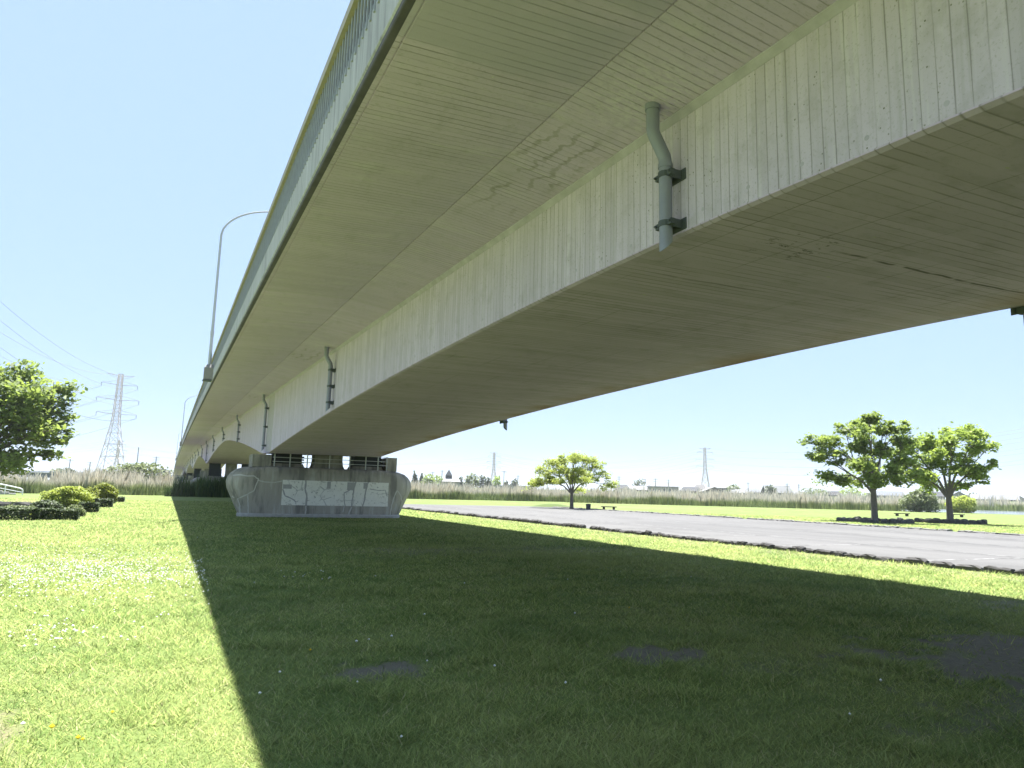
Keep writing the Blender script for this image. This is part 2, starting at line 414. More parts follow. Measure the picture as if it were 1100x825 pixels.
M['footing'] = mat_plain('pale_footing', (.37, .36, .335), .9, .35, 4)
M['greyseal'] = mat_plain('grey_crack_mortar', (.36, .355, .35), .9, .2, 8)
np_ = NT('worn_white_paint'); M['paint'] = np_.done(np_.mix(np_.ss(np_.noise(np_.scaled(1.5, 1.5, 1), 1, 6, .8), .42, .6), (.115, .112, .107), (.3, .296, .285)), .85, .2)
M['bark'] = mat_plain('grey_bark', (.13, .115, .1), .9, .45, 7)
M['wire'] = mat_plain('wire', (.25, .26, .28), .6, .1, 1)
M['pylon'] = mat_plain('pylon_paint', (.55, .48, .48), .6, .25, .08)
M['white_tube'] = mat_plain('white_tube', (.75, .76, .77), .4, .05, 2)
M['wood'] = mat_plain('dark_bench_wood', (.045, .037, .033), .8, .3, 5)
M['glass'] = mat_plain('window_glass', (.05, .06, .075), .15, .2, 2, 0, .5)
M['farsteel'] = mat_plain('far_bridge_steel', (.09, .115, .16), .7, .2, .2)
M['farconc'] = mat_plain('far_concrete', (.33, .33, .32), .9, .15, .3)
M['polec'] = mat_plain('pole_concrete', (.3, .3, .3), .9, .1, 1)

# ------------------------------------------------------------------ the ground
def bare_mask(x, y):
    wob = fbm(x*1.6+3, y*1.6, 4)-.5; wf = fbm(x*7, y*7+9, 3)-.5
    m = np.zeros_like(x, dtype=float)
    for cx, cy, a, b, k in ((1.86, 6.5, .34, .3, 1), (4.68, 6.2, .5, .36, 1), (7.9, 4.75, 1.35, .95, 1), (9.2, 5.1, 1.3, .7, 1), (6.3, 3.6, 1.3, .45, .65), (12.6, 7.3, .8, .4, .6), (6.0, 18.6, 3.0, 1.3, .42), (10.5, 18.6, 2.4, 1.1, .4), (5.5, 5.3, .6, .3, .35)):
        d = np.sqrt(((x-cx)/a)**2+((y-cy)/b)**2)+wob*1.6+wf*1.7
        m = np.maximum(m, k*np.clip((1.12-d)/.3, 0, 1))
    e = np.abs(y-39.3); m = np.maximum(m, np.clip((.35-e)/.2, 0, 1)*np.clip(np.minimum(x-3.2, 12.4-x)/.3, 0, 1)*.5)
    return m
def dry_mask(x, y):
    wob = fbm(x*1.3+30, y*1.3+4, 4)-.5; wf = fbm(x*6, y*6+2, 3)-.5
    m = np.zeros_like(x, dtype=float)
    for cx, cy, a, b, k in ((-1.08, 5.6, .48, .75, .9), (-1.6, 7.2, .35, .4, .6), (-7.5, 62, 4.5, 7, .75), (-4.6, 45, .9, 7, .45), (17.3, 30, .9, 26, .45), (38, 77.5, 9, 1.2, .6), (60, 84, 14, 8, .3), (62, 35, 12, 5, .3), (150, 100, 26, 7, .7), (110, 115, 40, 3, .5)):
        d = np.sqrt(((x-cx)/a)**2+((y-cy)/b)**2)+wob*1.3+wf*.7
        m = np.maximum(m, k*np.clip((1.12-d)/.35, 0, 1))
    return m
def axis(lo, hi, step, far0, far1):
    a = list(np.arange(lo, hi, step)); s = step; p = a[-1]
    while p < far1: s *= 1.13; p += s; a.append(p)
    s = step; p = a[0]; b = []
    while p > far0: s *= 1.13; p -= s; b.append(p)
    return np.array(b[::-1]+a)
gx = axis(-4, 16, .13, -4200, 4200); gy = axis(1, 26, .13, -1500, 5200)
GX, GY = np.meshgrid(gx, gy); nx, ny = len(gx), len(gy)
V = np.stack([GX.ravel(), GY.ravel(), np.zeros(GX.size)], -1)
ia = (np.arange(ny-1)[:, None]*nx+np.arange(nx-1)[None]).ravel()
me = bpy.data.meshes.new('lawn'); me.from_pydata(V.tolist(), [], np.stack([ia, ia+1, ia+nx+1, ia+nx], -1).tolist())
for nm, fn in (('bare', bare_mask), ('dry', dry_mask)):
    a_ = me.attributes.new(nm, 'FLOAT', 'POINT'); a_.data.foreach_set('value', fn(GX.ravel(), GY.ravel()).astype(np.float32))
tag(link('lawn', me, M['ground']), kind='structure')

# parking area with its painted lines
LX0, LX1, LY1 = 18.25, 42.0, 79.0
b = MB(); b.box(LX0, LX1, -12, LY1, -.3, .006)
lot = tag(b.build('parking_lot', M['lot']), kind='structure')
def stripe(x0, y0, x1, y1, wd=.14):
    b = MB(); d = Vector((x1-x0, y1-y0, 0)).normalized(); p = Vector((-d.y, d.x, 0))*wd/2; A = Vector((x0, y0, .011)); B = Vector((x1, y1, .011))
    b.poly([A-p, B-p, B+p, A+p]); b.build('painted_line', M['paint'], lot)
for k in range(12): stripe(19.2, 13.5+k*5.4, 24.2, 13.5+k*5.4)
for k in range(12): stripe(36.4, 12.2+k*5.4, 41.4, 12.2+k*5.4)
for x in (24.2, 30.2, 36.4): stripe(x, 12, x, 74, .12)

def stone_mesh(L, W, H, seed):
    r = random.Random(seed); b = MB(); rings = []
    n = 5
    for i in range(n):
        t = i/(n-1); e = .82 if i in (0, n-1) else 1; x = (t-.5)*L
        top = H*(.8+.3*r.random())*(.82 if i in (0, n-1) else 1)
        wd = W*e*(.85+.3*r.random())/2; j = lambda: (r.random()-.5)*.09
        rings.append([(x+j(), -wd+j(), -.08), (x+j(), wd+j(), -.08), (x+j(), wd*.95+j(), top*.7), (x+j(), wd*.55+j(), top), (x+j(), -wd*.55+j(), top*.98), (x+j(), -wd*.98+j(), top*.72)])
    b.loft(rings); return b.mesh('stone')
SM = [stone_mesh(L, .34, .2, k) for k, L in enumerate((.55, .75, .62, .95, .8, .68, 1.05, .5))]
SL = (.55, .75, .62, .95, .8, .68, 1.05, .5)
def stone_row(root, pts_fn, length, mats, scale=1.0, gap=.03, skip=.0, zs=1.0):
    s = 0; rr = random.Random(len(root.name)*7+int(length*10))
    while s < length:
        k = rr.randrange(8); L = SL[k]*scale
        p, ang = pts_fn(s+L/2)
        if rr.random() >= skip:
            o = link('stone', SM[k] if mats is M['stone'] else SMK[k], None, root, (p[0]+rr.uniform(-.04, .04), p[1], 0))
            o.rotation_euler = (rr.uniform(-.06, .06), 0, ang+rr.uniform(-.07, .07)); sc = rr.uniform(.75, 1.2)
            o.scale = (scale*rr.uniform(.94, 1.0), scale*1.3*rr.uniform(.8, 1.25), scale*sc*zs)
        s += L+rr.uniform(0, gap*2)
SMK = []
for m_ in SM: c_ = m_.copy(); c_.materials.append(M['kerb']); SMK.append(c_)
for m_ in SM: m_.materials.append(M['stone'])
ed = tag(empty('stone_edging'), 'long row of rough dark stones between the near lawn and the grey parking lot', 'stone edging')
stone_row(ed, lambda s: ((17.95, 6.5+s), math.pi/2), 74, M['stone'], .62, .07, .012, 1.4)
ed2 = tag(empty('stone_kerb'), 'low grey stone kerb along the far side of the parking lot below the trees', 'kerb')
stone_row(ed2, lambda s: ((42.12, 8+s), math.pi/2), 70, M['kerb'], 1.0, .05, .02, .55)

# ------------------------------------------------------------------ the bridge
S0 = 5.585
MID, PIT = 5.72, 17.5                       # mid-span and drain spacing; piers every 70 m
PIERS = [MID+2*PIT+70*k for k in range(6)]
def dk(Y): return .02848*Y-.00007*Y*Y
def depth(Y):
    t = abs(((Y-MID+35) % 70)-35)
    t = min(t, 33.4)
    return 1.45+.0094*t**1.5
Y0, Y1 = -64.0, 440.0
ys = list(np.arange(Y0, 60, 1.0))+list(np.arange(60, Y1+.1, 1.75))
bridge = tag(empty('girder_bridge'), 'long haunched concrete box girder road bridge crossing overhead', 'bridge')
def extrude(name, prof, mat, closed=True, parent=bridge, yy=ys, smooth=False):
    b = MB(); b.loft([[(x, Y, S0+dk(Y)+(z(Y) if callable(z) else z)) for x, z in prof] for Y in yy], cap=True, closed=closed)
    return b.build(name, mat, parent, smooth=smooth)
XR = 14.1; XM = 7.6; FALL = .012
def sof(x): return lambda Y: -depth(Y)+FALL*(x-4.57)
# deck slab with its underside kink, drip groove and thick edges
extrude('deck_slab', [(1.498, .30), (1.498, .039), (1.532, .039), (1.532, -.022), (1.585, -.022), (1.59, -.006), (1.605, -.006), (1.61, -.02), (3.50, .035), (3.503, .07), (3.517, .07), (3.52, .033),
    (4.53, -.10), (4.575, -.10), (4.575, .0), (10.595, .0), (10.595, -.10), (10.68, -.10), (11.67, .033), (11.69, .033), (XR-.15, -.02), (XR-.05, -.022), (XR-.05, .30)], M['slab'])
ch = .03
extrude('web', [(4.57, -.165), (4.57, lambda Y: sof(4.57)(Y)+ch), (4.85, lambda Y: sof(4.57)(Y)+ch), (4.85, -.165)][::-1], M['web'])
extrude('web', [(10.6, -.165), (10.6, lambda Y: sof(10.6)(Y)+ch), (10.3, lambda Y: sof(10.6)(Y)+ch), (10.3, -.165)], M['web'])
extrude('web_fillet', [(4.512, -.098), (4.512, -.112), (4.566, -.175), (4.85, -.175), (4.85, -.102)][::-1], M['fillet'])
extrude('web_fillet', [(10.665, -.102), (10.604, -.175), (10.3, -.175), (10.3, -.102)], M['fillet'])
extrude('soffit_slab', [(4.562, lambda Y: sof(4.57)(Y)+ch), (4.562, lambda Y: sof(4.57)(Y)+ch-.012), (4.61, lambda Y: sof(4.61)(Y)-.002), (10.56, lambda Y: sof(10.56)(Y)), (10.608, lambda Y: sof(10.6)(Y)+ch-.012), (10.608, lambda Y: sof(10.6)(Y)+ch), (10.3, lambda Y: sof(10.6)(Y)+.25), (4.86, lambda Y: sof(4.57)(Y)+.25)], M['soffit'])
extrude('carriageway', [(1.75, .303), (XR-.3, .303), (XR-.3, .40), (1.75, .40)], M['asphalt'])
# parapets: solid lower wall with a lip, rail and balusters above
def parapet(mir):
    f = (lambda x: x) if not mir else (lambda x: XR+1.46-x)
    P = [(1.43, .055), (1.445, .04), (1.497, .04), (1.497, .302), (1.74, .302), (1.74, .70), (1.46, .70), (1.46, .085), (1.43, .075)]
    o = extrude('parapet', [(f(x), z) for x, z in (P if mir else P[::-1])], M['parapet'])
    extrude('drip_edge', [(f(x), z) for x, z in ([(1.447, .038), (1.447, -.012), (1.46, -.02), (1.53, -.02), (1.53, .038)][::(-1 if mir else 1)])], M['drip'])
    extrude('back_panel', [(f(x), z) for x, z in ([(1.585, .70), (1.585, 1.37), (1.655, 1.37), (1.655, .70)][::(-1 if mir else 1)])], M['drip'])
    Q = [(1.43, 1.365), (1.43, 1.50), (1.46, 1.535), (1.64, 1.535), (1.67, 1.50), (1.67, 1.365)]
    extrude('top_rail', [(f(x), z) for x, z in (Q[::-1] if mir else Q)], M['rail'])
parapet(False); parapet(True)
def baluster_into(b, x, Y):
    z = S0+dk(Y); s = -1 if x < 7 else 1
    b.box(x-.009, x+.009, Y-.017, Y+.017, z+.69, z+1.37)
bm = MB(); bm.loft([[(x+a, c*.017, z) for a, c in ((-.009, -1), (.009, -1), (.009, 1), (-.009, 1))] for x, z in ((-.05, .60), (-.045, .69), (-.012, .82), (-.012, 1.37))]); bmesh_ = bm.mesh('baluster'); bmesh_.materials.append(M['baluster'])
Yb = 4.4
for k in range(290):
    o = link('baluster', bmesh_, None, bridge, (1.50, Yb, S0+dk(Yb))); Yb += .165
b = MB()
while Yb < Y1: baluster_into(b, 1.50, Yb); Yb += .165
y_ = Y0+.2
while y_ < 4.3: baluster_into(b, 1.50, y_); y_ += .165
tag(b.build('balusters', M['baluster'], bridge), kind='stuff')
b = MB(); y_ = Y0+.2
while y_ < 200: baluster_into(b, XR+.04-.09, y_); y_ += .33
tag(b.build('balusters', M['baluster'], bridge), kind='stuff')

# drain pipes
def drain(Y, right=False):
    zt = S0+dk(Y)-.03; zs = S0+dk(Y)-depth(Y)
    if not right:
        xa, xb, xw, s = 4.26, 4.42, 4.57, 1; ze = zs-.04
    else:
        xa, xb, xw, s = 10.93, 10.76, 10.6, -1; ze = zs-.26
    onpier = any(abs(Y-p) < 1 for p in PIERS)
    if abs(Y-MID) < 1 and not right: ze = zs-.2
    if onpier: ze = zs+.12
    b = MB(); r = .07; path = [(xa, Y, zt+.1), (xa, Y, zt-.30)]
    path += [(xa+.01*s, Y, zt-.35), (xb-.01*s, Y, zt-.58), (xb, Y, zt-.64)]
    path += [(xb, Y, ze+.14)]
    b.tube(path, r, 14, cap=False)
    # slanted open end
    n = 14; top = [(xb+r*math.cos(2*math.pi*k/n), Y+r*math.sin(2*math.pi*k/n), ze+.14) for k in range(n)]
    low = [(p[0], p[1], ze+.065+(p[0]-xb)*s*.95) for p in top]
    b.loft([top, low], cap=False)
    inn = [(xb+(p[0]-xb)*.9, Y+(p[1]-Y)*.9, p[2]+.0) for p in low]; inn2 = [(p[0], p[1], ze+.5) for p in inn]
    b.loft([low, inn, inn2], cap=False)
    o = b.build('drain_pipe', M['pipe'], bridge, smooth=True)
    if not right:
        c = MB(); c.tube([(xa, Y, zt+.02), (xa, Y, zt-.09)], .082, 14); c.build('sleeve', M['pipe'], o, smooth=True)
    c = MB(); c.tube([(xb, Y, zt-.655), (xb, Y, zt-.70)], .077, 14); c.build('coupling', M['pipe'], o, smooth=True)
    L = zt-.66-ze; nb = 2 if L < 1.4 else 3
    for k in range(nb):
        z = zt-.78-(L-.42)*k/(nb-1)
        c = MB(); c.tube([(xb, Y, z+.03), (xb, Y, z-.03)], .079, 14)
        c.box(min(xb, xw)+.0, max(xb, xw), Y-.095, Y-.075, z-.045, z+.045)
        c.box(min(xb, xw)+.0, max(xb, xw), Y+.075, Y+.095, z-.045, z+.045)
        c.box(xb-.035 if s > 0 else xb-.02, xb+.02 if s > 0 else xb+.035, Y-.13, Y+.13, z-.03, z+.03)
        c.box(xw-.012*s if s > 0 else xw, xw if s > 0 else xw+.012, Y-.15, Y+.15, z-.06, z+.06)
        for yy_ in (-.115, .115): c.tube([(xb-.035*s, Y+yy_, z), (xb-.06*s, Y+yy_, z)], .013, 6)
        c.build('bracket', M['bracket'], o)
for k in range(26):
    Yp = 2.2+k*.62; zp = S0+dk(Yp)-depth(Yp)+.16+.02*math.sin(k*5.1)
    c = MB(); c.tube([(4.5685, Yp, zp), (4.574, Yp, zp)], .022, 10); c.build('form_tie_plug', M['fillet'], bridge)
for k in range(18): drain(MID-.02+PIT*k)
for k in range(3): drain(MID-.02+PIT*k, True)

# ------------------------------------------------------------------ piers
ZL = [(0, 3.44, 12.11), (.18, 3.38, 12.17), (.9, 3.03, 12.5), (1.45, 2.76, 12.76), (1.78, 2.69, 12.82), (2.05, 2.74, 12.77), (2.28, 2.9, 12.62), (2.47, 3.15, 12.37), (2.58, 3.5, 12.02), (2.64, 3.95, 11.6)]
RY = 1.2
def pier_section(z):
    for (z0, a0, b0), (z1, a1, b1) in zip(ZL, ZL[1:]):
        if z <= z1: t = (z-z0)/(z1-z0); return a0+(a1-a0)*t, b0+(b1-b0)*t
    return ZL[-1][1:]
def pier_front(x, z):
    a, c = pier_section(z)
    e = max(0, min(1, (a+RY-x)/RY)) if x < 7 else max(0, min(1, (x-(c-RY))/RY))
    return -RY*math.sqrt(max(0, 1-e*e))
def make_pier(Yc, label, detail):
    root = tag(empty('bridge_pier', (0, Yc, 0)), label, 'bridge pier', 'piers of the bridge')
    rings = []
    for z, a, c in [(-.4, 3.44, 12.11)]+ZL:
        r = []; ry = RY if z < 2.5 else (RY-.03 if z < 2.6 else RY-.12)
        for k in range(13): t = -math.pi/2+math.pi*k/12; r.append((c-RY+RY*math.cos(t), ry*math.sin(t), z))
        for k in range(13): t = math.pi/2+math.pi*k/12; r.append((a+RY+RY*math.cos(t), ry*math.sin(t), z))
        rings.append(r)
    b = MB(); b.loft(rings); b.build('shaft', M['pier'], root, smooth=True)
    rings = []
    for z, g in ((-.3, .05), (.15, .05), (.19, .012)):
        a, c = pier_section(max(0, z)); r = []
        for k in range(13): t = -math.pi/2+math.pi*k/12; r.append((c-RY+(RY+g)*math.cos(t), (RY+g)*math.sin(t), z))
        for k in range(13): t = math.pi/2+math.pi*k/12; r.append((a+RY+(RY+g)*math.cos(t), (RY+g)*math.sin(t), z))
        rings.append(r)
    b = MB(); b.loft(rings); b.build('footing', M['footing'], root, smooth=True)
    top = S0+dk(Yc)-depth(Yc)       # soffit height
    for x0, x1, dz in ((3.84, 4.8, -.10), (11.1, 11.66, .02)):
        b = MB(); b.box(x0, x1, -1.0, .8, 2.6, min(top+dz, 3.55)); b.build('end_block', M['pier'], root, bevel=.02)
    h = top-2.62
    # middle shear block and two bearing sets under the girder
    b = MB(); b.loft([[(7.15-t, -.55, 2.6+z), (8.65+t, -.55, 2.6+z), (8.65+t, .6, 2.6+z), (7.15-t, .6, 2.6+z)] for z, t in ((0, .16), (.22, .04), (.5, 0), (h+.1, 0))]); b.build('middle_block', M['pier'], root)
    for x0, x1 in ((4.9, 6.5), (9.25, 10.9)):
        b = MB(); b.loft([[(x0-t, -.6, 2.6+z), (x1+t, -.6, 2.6+z), (x1+t, .6, 2.6+z), (x0-t, .6, 2.6+z)] for z, t in ((0, .14), (.16, .03), (.24, 0))])
        br = b.build('bearing_plinth', M['pier'], root)
        c = MB(); c.box(x0+.05, x1-.05, -.52, .52, 2.84, 2.6+h+.08+FALL*(x0-4.57)); c.build('bearing', M['darksteel'], br)
        for k in range(3):
            c = MB(); z = 2.88+k*(h-.3)/3; c.box(x0-.04, x1+.04, -.66, -.54, z, z+.07); c.build('bearing_plate', M['darksteel'], br)
    # steel rail along the front of the pier top
    if detail:
        for z in (2.92, 3.14, 3.40):
            b = MB(); b.bar((4.85, -1.02, z), (11.1, -1.02, z), .03); b.build('rail', M['pole'], root)
        for x in (4.95, 5.75, 6.65, 7.85, 8.95, 9.85, 10.55, 11.05):
            b = MB(); b.bar((x, -1.02, 2.6), (x, -1.02, 3.42), .045); b.build('rail_post', M['pole'], root)
        # limewashed rectangle on the shaft and mortar-filled cracks
        b = MB(); b.box(5.42, 11.18, -RY-.012, -RY+.01, .64, 1.96); b.build('white_panel', M['panel'], root)
        def ribbon(pts, wd, mat, off):
            q = []
            for (xa, za), (xc, zc) in zip(pts, pts[1:]):
                n = max(2, int(math.hypot(xc-xa, zc-za)/.1))
                q += [(xa+(xc-xa)*k/n, za+(zc-za)*k/n) for k in range(n)]
            q.append(pts[-1]); rr = random.Random(int(pts[0][0]*100)); b = MB(); prev = None; rings = []
            for i, (x, z) in enumerate(q):
                x2, z2 = q[min(i+1, len(q)-1)]; x1, z1 = q[max(i-1, 0)]; dx, dz = x2-x1, z2-z1; L = math.hypot(dx, dz) or 1
                nx_, nz_ = -dz/L, dx/L; hw = wd*.36*(.75+.5*rr.random()); j = (rr.random()-.5)*.03
                A = (x+nx_*hw+j, z+nz_*hw); B = (x-nx_*hw+j, z-nz_*hw)
                ya, yb = pier_front(*A)-off, pier_front(*B)-off
                rings.append([(A[0], ya, A[1]), (B[0], yb, B[1]), (B[0], yb+.03, B[1]), (A[0], ya+.03, A[1])])
            b.loft(rings); b.build('crack_filling', mat, root)
        s = M['seal']
        ribbon([(2.98, 2.12), (3.3, 2.16), (3.62, 2.1), (3.95, 2.12), (4.2, 1.95), (4.1, 1.62), (4.0, 1.35), (3.7, 1.15), (3.5, 1.05), (3.3, .92), (3.42, .55), (3.52, .02)], .085, s, .004)
        ribbon([(3.74, 1.14), (3.78, .7), (3.86, .15)], .07, s, .006)
        ribbon([(3.12, .96), (3.05, 1.05)], .08, s, .004)
        ribbon([(4.15, 1.9), (4.5, 1.82), (5.0, 1.8), (5.4, 1.9)], .07, s, .005)
        ribbon([(11.35, .02), (11.42, .7), (11.55, 1.25), (11.7, 1.55)], .08, s, .004)
        ribbon([(11.75, 1.5), (12.0, 1.2), (12.1, .8), (12.02, .2)], .06, s, .005)
        ribbon([(6.7, .62), (6.72, .3), (6.7, .03)], .09, s, .004)
        ribbon([(8.75, .62), (8.7, .3)], .07, s, .004); ribbon([(9.15, .6), (9.05, .3), (8.98, .04)], .1, s, .004)
        g = M['greyseal']
        ribbon([(5.45, 1.45), (5.6, 1.12), (5.95, .98), (6.2, .8)], .09, g, .018)
        ribbon([(6.62, 1.96), (6.6, 1.5), (6.72, 1.1), (6.7, .64)], .12, g, .018)
        ribbon([(9.0, 1.5), (8.7, 1.35), (8.72, 1.0), (8.8, .64)], .07, g, .018); ribbon([(9.3, 1.96), (9.2, 1.4), (9.15, .64)], .1, g, .019)
        ribbon([(10.0, 1.96), (9.9, 1.5), (9.85, 1.0), (9.75, .64)], .1, g, .018)
        ribbon([(10.1, 1.6), (10.6, 1.52), (11.0, 1.55), (11.12, 1.2)], .06, g, .02)
        for x0, x1, z0, z1 in ((7.75, 7.95, 1.55, 1.93), (8.85, 9.25, 1.5, 1.93), (5.45, 5.9, 1.5, 1.72), (9.75, 9.95, 1.6, 1.93)):
            b = MB(); b.box(x0, x1, -RY-.016, -RY, z0, z1); b.build('grey_patch', M['greyseal'], root)
    return root
make_pier(PIERS[0], 'nearest boat-ended concrete pier with a white patch and filled cracks', True)
make_pier(PIERS[1], 'second concrete bridge pier, standing in dark weeds behind the nearest one', False)
make_pier(PIERS[2], 'third concrete bridge pier, small behind the second one', False)
make_pier(PIERS[3], 'fourth concrete bridge pier, far off where the bridge meets the horizon', False)
make_pier(PIERS[4], 'fifth and farthest concrete bridge pier under the far end of the deck', False)

# ------------------------------------------------------------------ street lamps on the parapet
def lamp(Y, label):
    z = S0+dk(Y); root = tag(empty('street_lamp', (1.27, Y, z+.35)), label, 'street lamp', 'lamps along the bridge parapet')
    b = MB(); b.loft([[(-.22*k, -.22*k, q), (.19, -.22*k, q), (.19, .22*k, q), (-.22*k, .22*k, q)] for q, k in ((-.25, .8), (-.2, 1), (.35, 1), (.52, .5))]); b.build('mounting_box', M['boxsteel'], root, bevel=.01)
    b = MB(); b.box(-.25, .2, -.25, .25, -.29, -.25); b.build('box_plate', M['bracket'], root)
    pts = [(0, 0, .4), (0, 0, 1.2), (0, 0, 4), (0, 0, 7.2)]; rad = [.085, .08, .065, .055]
    for k in range(1, 13):
        t = k/12; pts.append((3.1*t**1.55+.12*t, 0, 7.2+1.75*math.sin(t*math.pi/2)**.8)); rad.append(.052-.016*t)
    b = MB(); b.tube(pts, rad, 10); b.build('pole', M['pole'], root, smooth=True)
    e = pts[-1]; b = MB(); b.loft([[(e[0]+u, yv*wd, e[2]-.03+zz) for yv, zz in ((-1, 0), (-.7, -.08), (.7, -.08), (1, 0), (.6, .07), (-.6, .07))] for u, wd in ((-.05, .05), (.15, .13), (.5, .14), (.65, .06))]); b.build('lamp_head', M['pole'], root, smooth=True)
    b = MB(); b.tube([(0, 0, 2.0), (0, 0, 2.25)], .09, 10); b.build('collar', M['pole'], root)
lamp(37.5, 'tall curved-arm street lamp on the near part of the bridge parapet')
lamp(138, 'small curved-arm street lamp farther along the bridge parapet')
lamp(235, 'tiny farthest street lamp at the end of the bridge parapet')

# ------------------------------------------------------------------ vegetation
M['leaf_mid'] = mat_leaf('leaf_mid', (.065, .115, .025), (.22, .29, .065), (.52, .64, .13), .5)
M['leaf_bright'] = mat_leaf('leaf_bright', (.11, .18, .03), (.32, .41, .075), (.58, .72, .13), .46)
M['leaf_lime'] = mat_leaf('leaf_lime', (.2, .26, .035), (.40, .46, .085), (.6, .68, .13), .42)
M['leaf_dark'] = mat_leaf('leaf_dark', (.03, .055, .018), (.10, .135, .045), (.14, .2, .06), .2)
M['leaf_grey'] = mat_leaf('leaf_grey', (.08, .11, .04), (.21, .25, .10), (.3, .36, .15), .3)
M['leaf_yellow'] = mat_leaf('leaf_yellow', (.15, .19, .02), (.30, .34, .05), (.42, .48, .07), .35)

def leaves(centers, size, flat=.6, aspect=1.6, rnd=None, r=rng):
    """one bent quad per leaf, scattered orientation; returns verts (n*4,3) and rnd attribute"""
    n = len(centers); c = np.asarray(centers)
    nrm = r.normal(size=(n, 3)); nrm[:, 2] = np.abs(nrm[:, 2])+flat; nrm /= np.linalg.norm(nrm, axis=1)[:, None]
    a = np.cross(nrm, r.normal(size=(n, 3))); a /= np.linalg.norm(a, axis=1)[:, None]+1e-9; b = np.cross(nrm, a)
    s = (size*(.6+.8*r.random(n)))[:, None]
    la, lb = a*s*aspect/2, b*s/2
    V = np.stack([c-la, c+lb*.9, c+la, c-lb*.9], 1).reshape(-1, 3)
    q = r.random(n) if rnd is None else rnd
    return V, np.repeat(q, 4)

def leaf_obj(name, centers, size, mat, parent, flat=.6, aspect=1.6, r=rng):
    V, q = leaves(centers, size, flat, aspect, None, r)
    return link(name, fast_mesh(name, V, 4, {'rnd': q}), mat, parent)

def tree(name, label, base, pads, trunk_h, trunk_r, mat, nleaf, lsize, cat='tree', group=None, lean=0, flat=.6, seed=1, sub=7, stem='trunk', aspect=1.6, forks=5, axis_r=None):
    """pads: (right, up, depth, rx, rz) in metres seen from the camera; branches run from the trunk to every pad"""
    r = np.random.default_rng(seed); rr = random.Random(seed)
    root = tag(empty(name, tuple(base)), label, cat, group)
    d = np.array([base[0], base[1]]); d = d/np.linalg.norm(d); R_ = np.array([d[1], -d[0], 0]); D_ = np.array([d[0], d[1], 0]); U_ = np.array([0, 0, 1.0])
    loc = lambda x, z, y: Vector(R_*x+U_*z+D_*y)
    b = MB(); top = loc(lean, trunk_h, 0)
    b.tube([loc(0, -.15, 0), loc(0, .1, 0), loc(lean*.3, trunk_h*.4, 0), loc(lean*.7, trunk_h*.8, 0), top], [trunk_r*1.5, trunk_r*1.15, trunk_r, trunk_r*.92, trunk_r*.8], 9)
    b.build(stem, M['bark'], root, smooth=True)
    nodes = [(top, trunk_r*.7)]
    # main limbs toward groups of pads
    allpads = sorted(pads, key=lambda p: math.atan2(p[1]-trunk_h, p[0]))
    forksets = [allpads[i::forks] for i in range(forks)] if False else np.array_split(np.arange(len(allpads)), forks)
    lb = []
    for fs in forksets:
        P = [allpads[i] for i in fs]
        if not P: continue
        m = Vector((0, 0, 0))
        for p in P: m += loc(p[0], p[1], p[2])
        m /= len(P); k1 = top.lerp(m, .55); k1.z += .12*(m-top).length
        start = top - Vector((0, 0, trunk_h*.16*rr.random()))
        c = MB(); c.tube([start, start.lerp(k1, .5)+Vector((0, 0, .12*(k1-top).length)), k1], [trunk_r*.5, trunk_r*.36, trunk_r*.26], 7)
        for p in P:
            e = loc(p[0], p[1]-p[4]*.25, p[2]); mid = k1.lerp(e, .5)+Vector((rr.uniform(-.2, .2), rr.uniform(-.2, .2), rr.uniform(0, .3)))*(e-k1).length*.35
            c.tube([k1, mid, e], [trunk_r*.22, trunk_r*.14, trunk_r*.06], 6)
            for q in range(4):
                e2 = e+loc(rr.uniform(-1, 1)*p[3]*.8, rr.uniform(-.2, .7)*p[4], rr.uniform(-1, 1)*p[3]*.8)
                c.tube([mid.lerp(e, .3+.15*q), e2], [trunk_r*.10, trunk_r*.04], 4)
        c.build('limb', M['bark'], root, smooth=True)
    # leaves: every pad is split into small clumps
    wts = np.array([p[3]*p[3]*p[4] for p in pads])**.72; cnt = np.maximum(20, nleaf*wts/wts.sum()).astype(int)
    C = []
    for p, n in zip(pads, cnt):
        nc = max(4, int(1.7*sub*(p[3]*p[3]*p[4])**.45))
        ct = r.normal(size=(nc, 3)); ct /= np.linalg.norm(ct, axis=1)[:, None]; ct *= (r.random((nc, 1))**.45)
        ct = ct*np.array([p[3], p[3], p[4]]); cr = (.25+.35*r.random(nc))*min(p[3], p[4]*1.7)
        k = r.integers(0, nc, n); q = r.normal(size=(n, 3))*.62
        pt = ct[k]+q*cr[k][:, None]*np.array([1.25, 1.25, .6])
        C.append(pt[:, :1]*R_+pt[:, 1:2]*D_+pt[:, 2:]*U_+np.array(loc(p[0], p[1], p[2])))
    C = np.concatenate(C)
    leaf_obj('crown', C, lsize, mat, root, flat, aspect, r)
    return root

def auto_pads(outline, n, seed, depth_k=1.0, size=(.9, 1.4), zs=.55):
    """outline: list of (right, up, rx, rz) of the big masses; fill with pads in depth"""
    r = random.Random(seed); out = []
    for (x, z, rx, rz) in outline:
        out.append((x*.94, z, r.uniform(-.5, .5)*depth_k, rx*.85, rz*1.1))
    xs = [o[0] for o in outline]; zs_ = [o[1] for o in outline]
    cx = sum(xs)/len(xs); hx = (max(xs)-min(xs))/2
    while n > 0:
        o = r.choice(outline); y = r.uniform(-1, 1)*hx*depth_k
        k = math.sqrt(max(.05, 1-(y/(hx*depth_k+1e-6))**2)); x = cx+(o[0]-cx)*k*r.uniform(.6, 1); s = r.uniform(*size)
        out.append((x*.94, o[1]+r.uniform(-.4, .3), y, s*.85, s*zs*1.15)); n -= 1
    return out

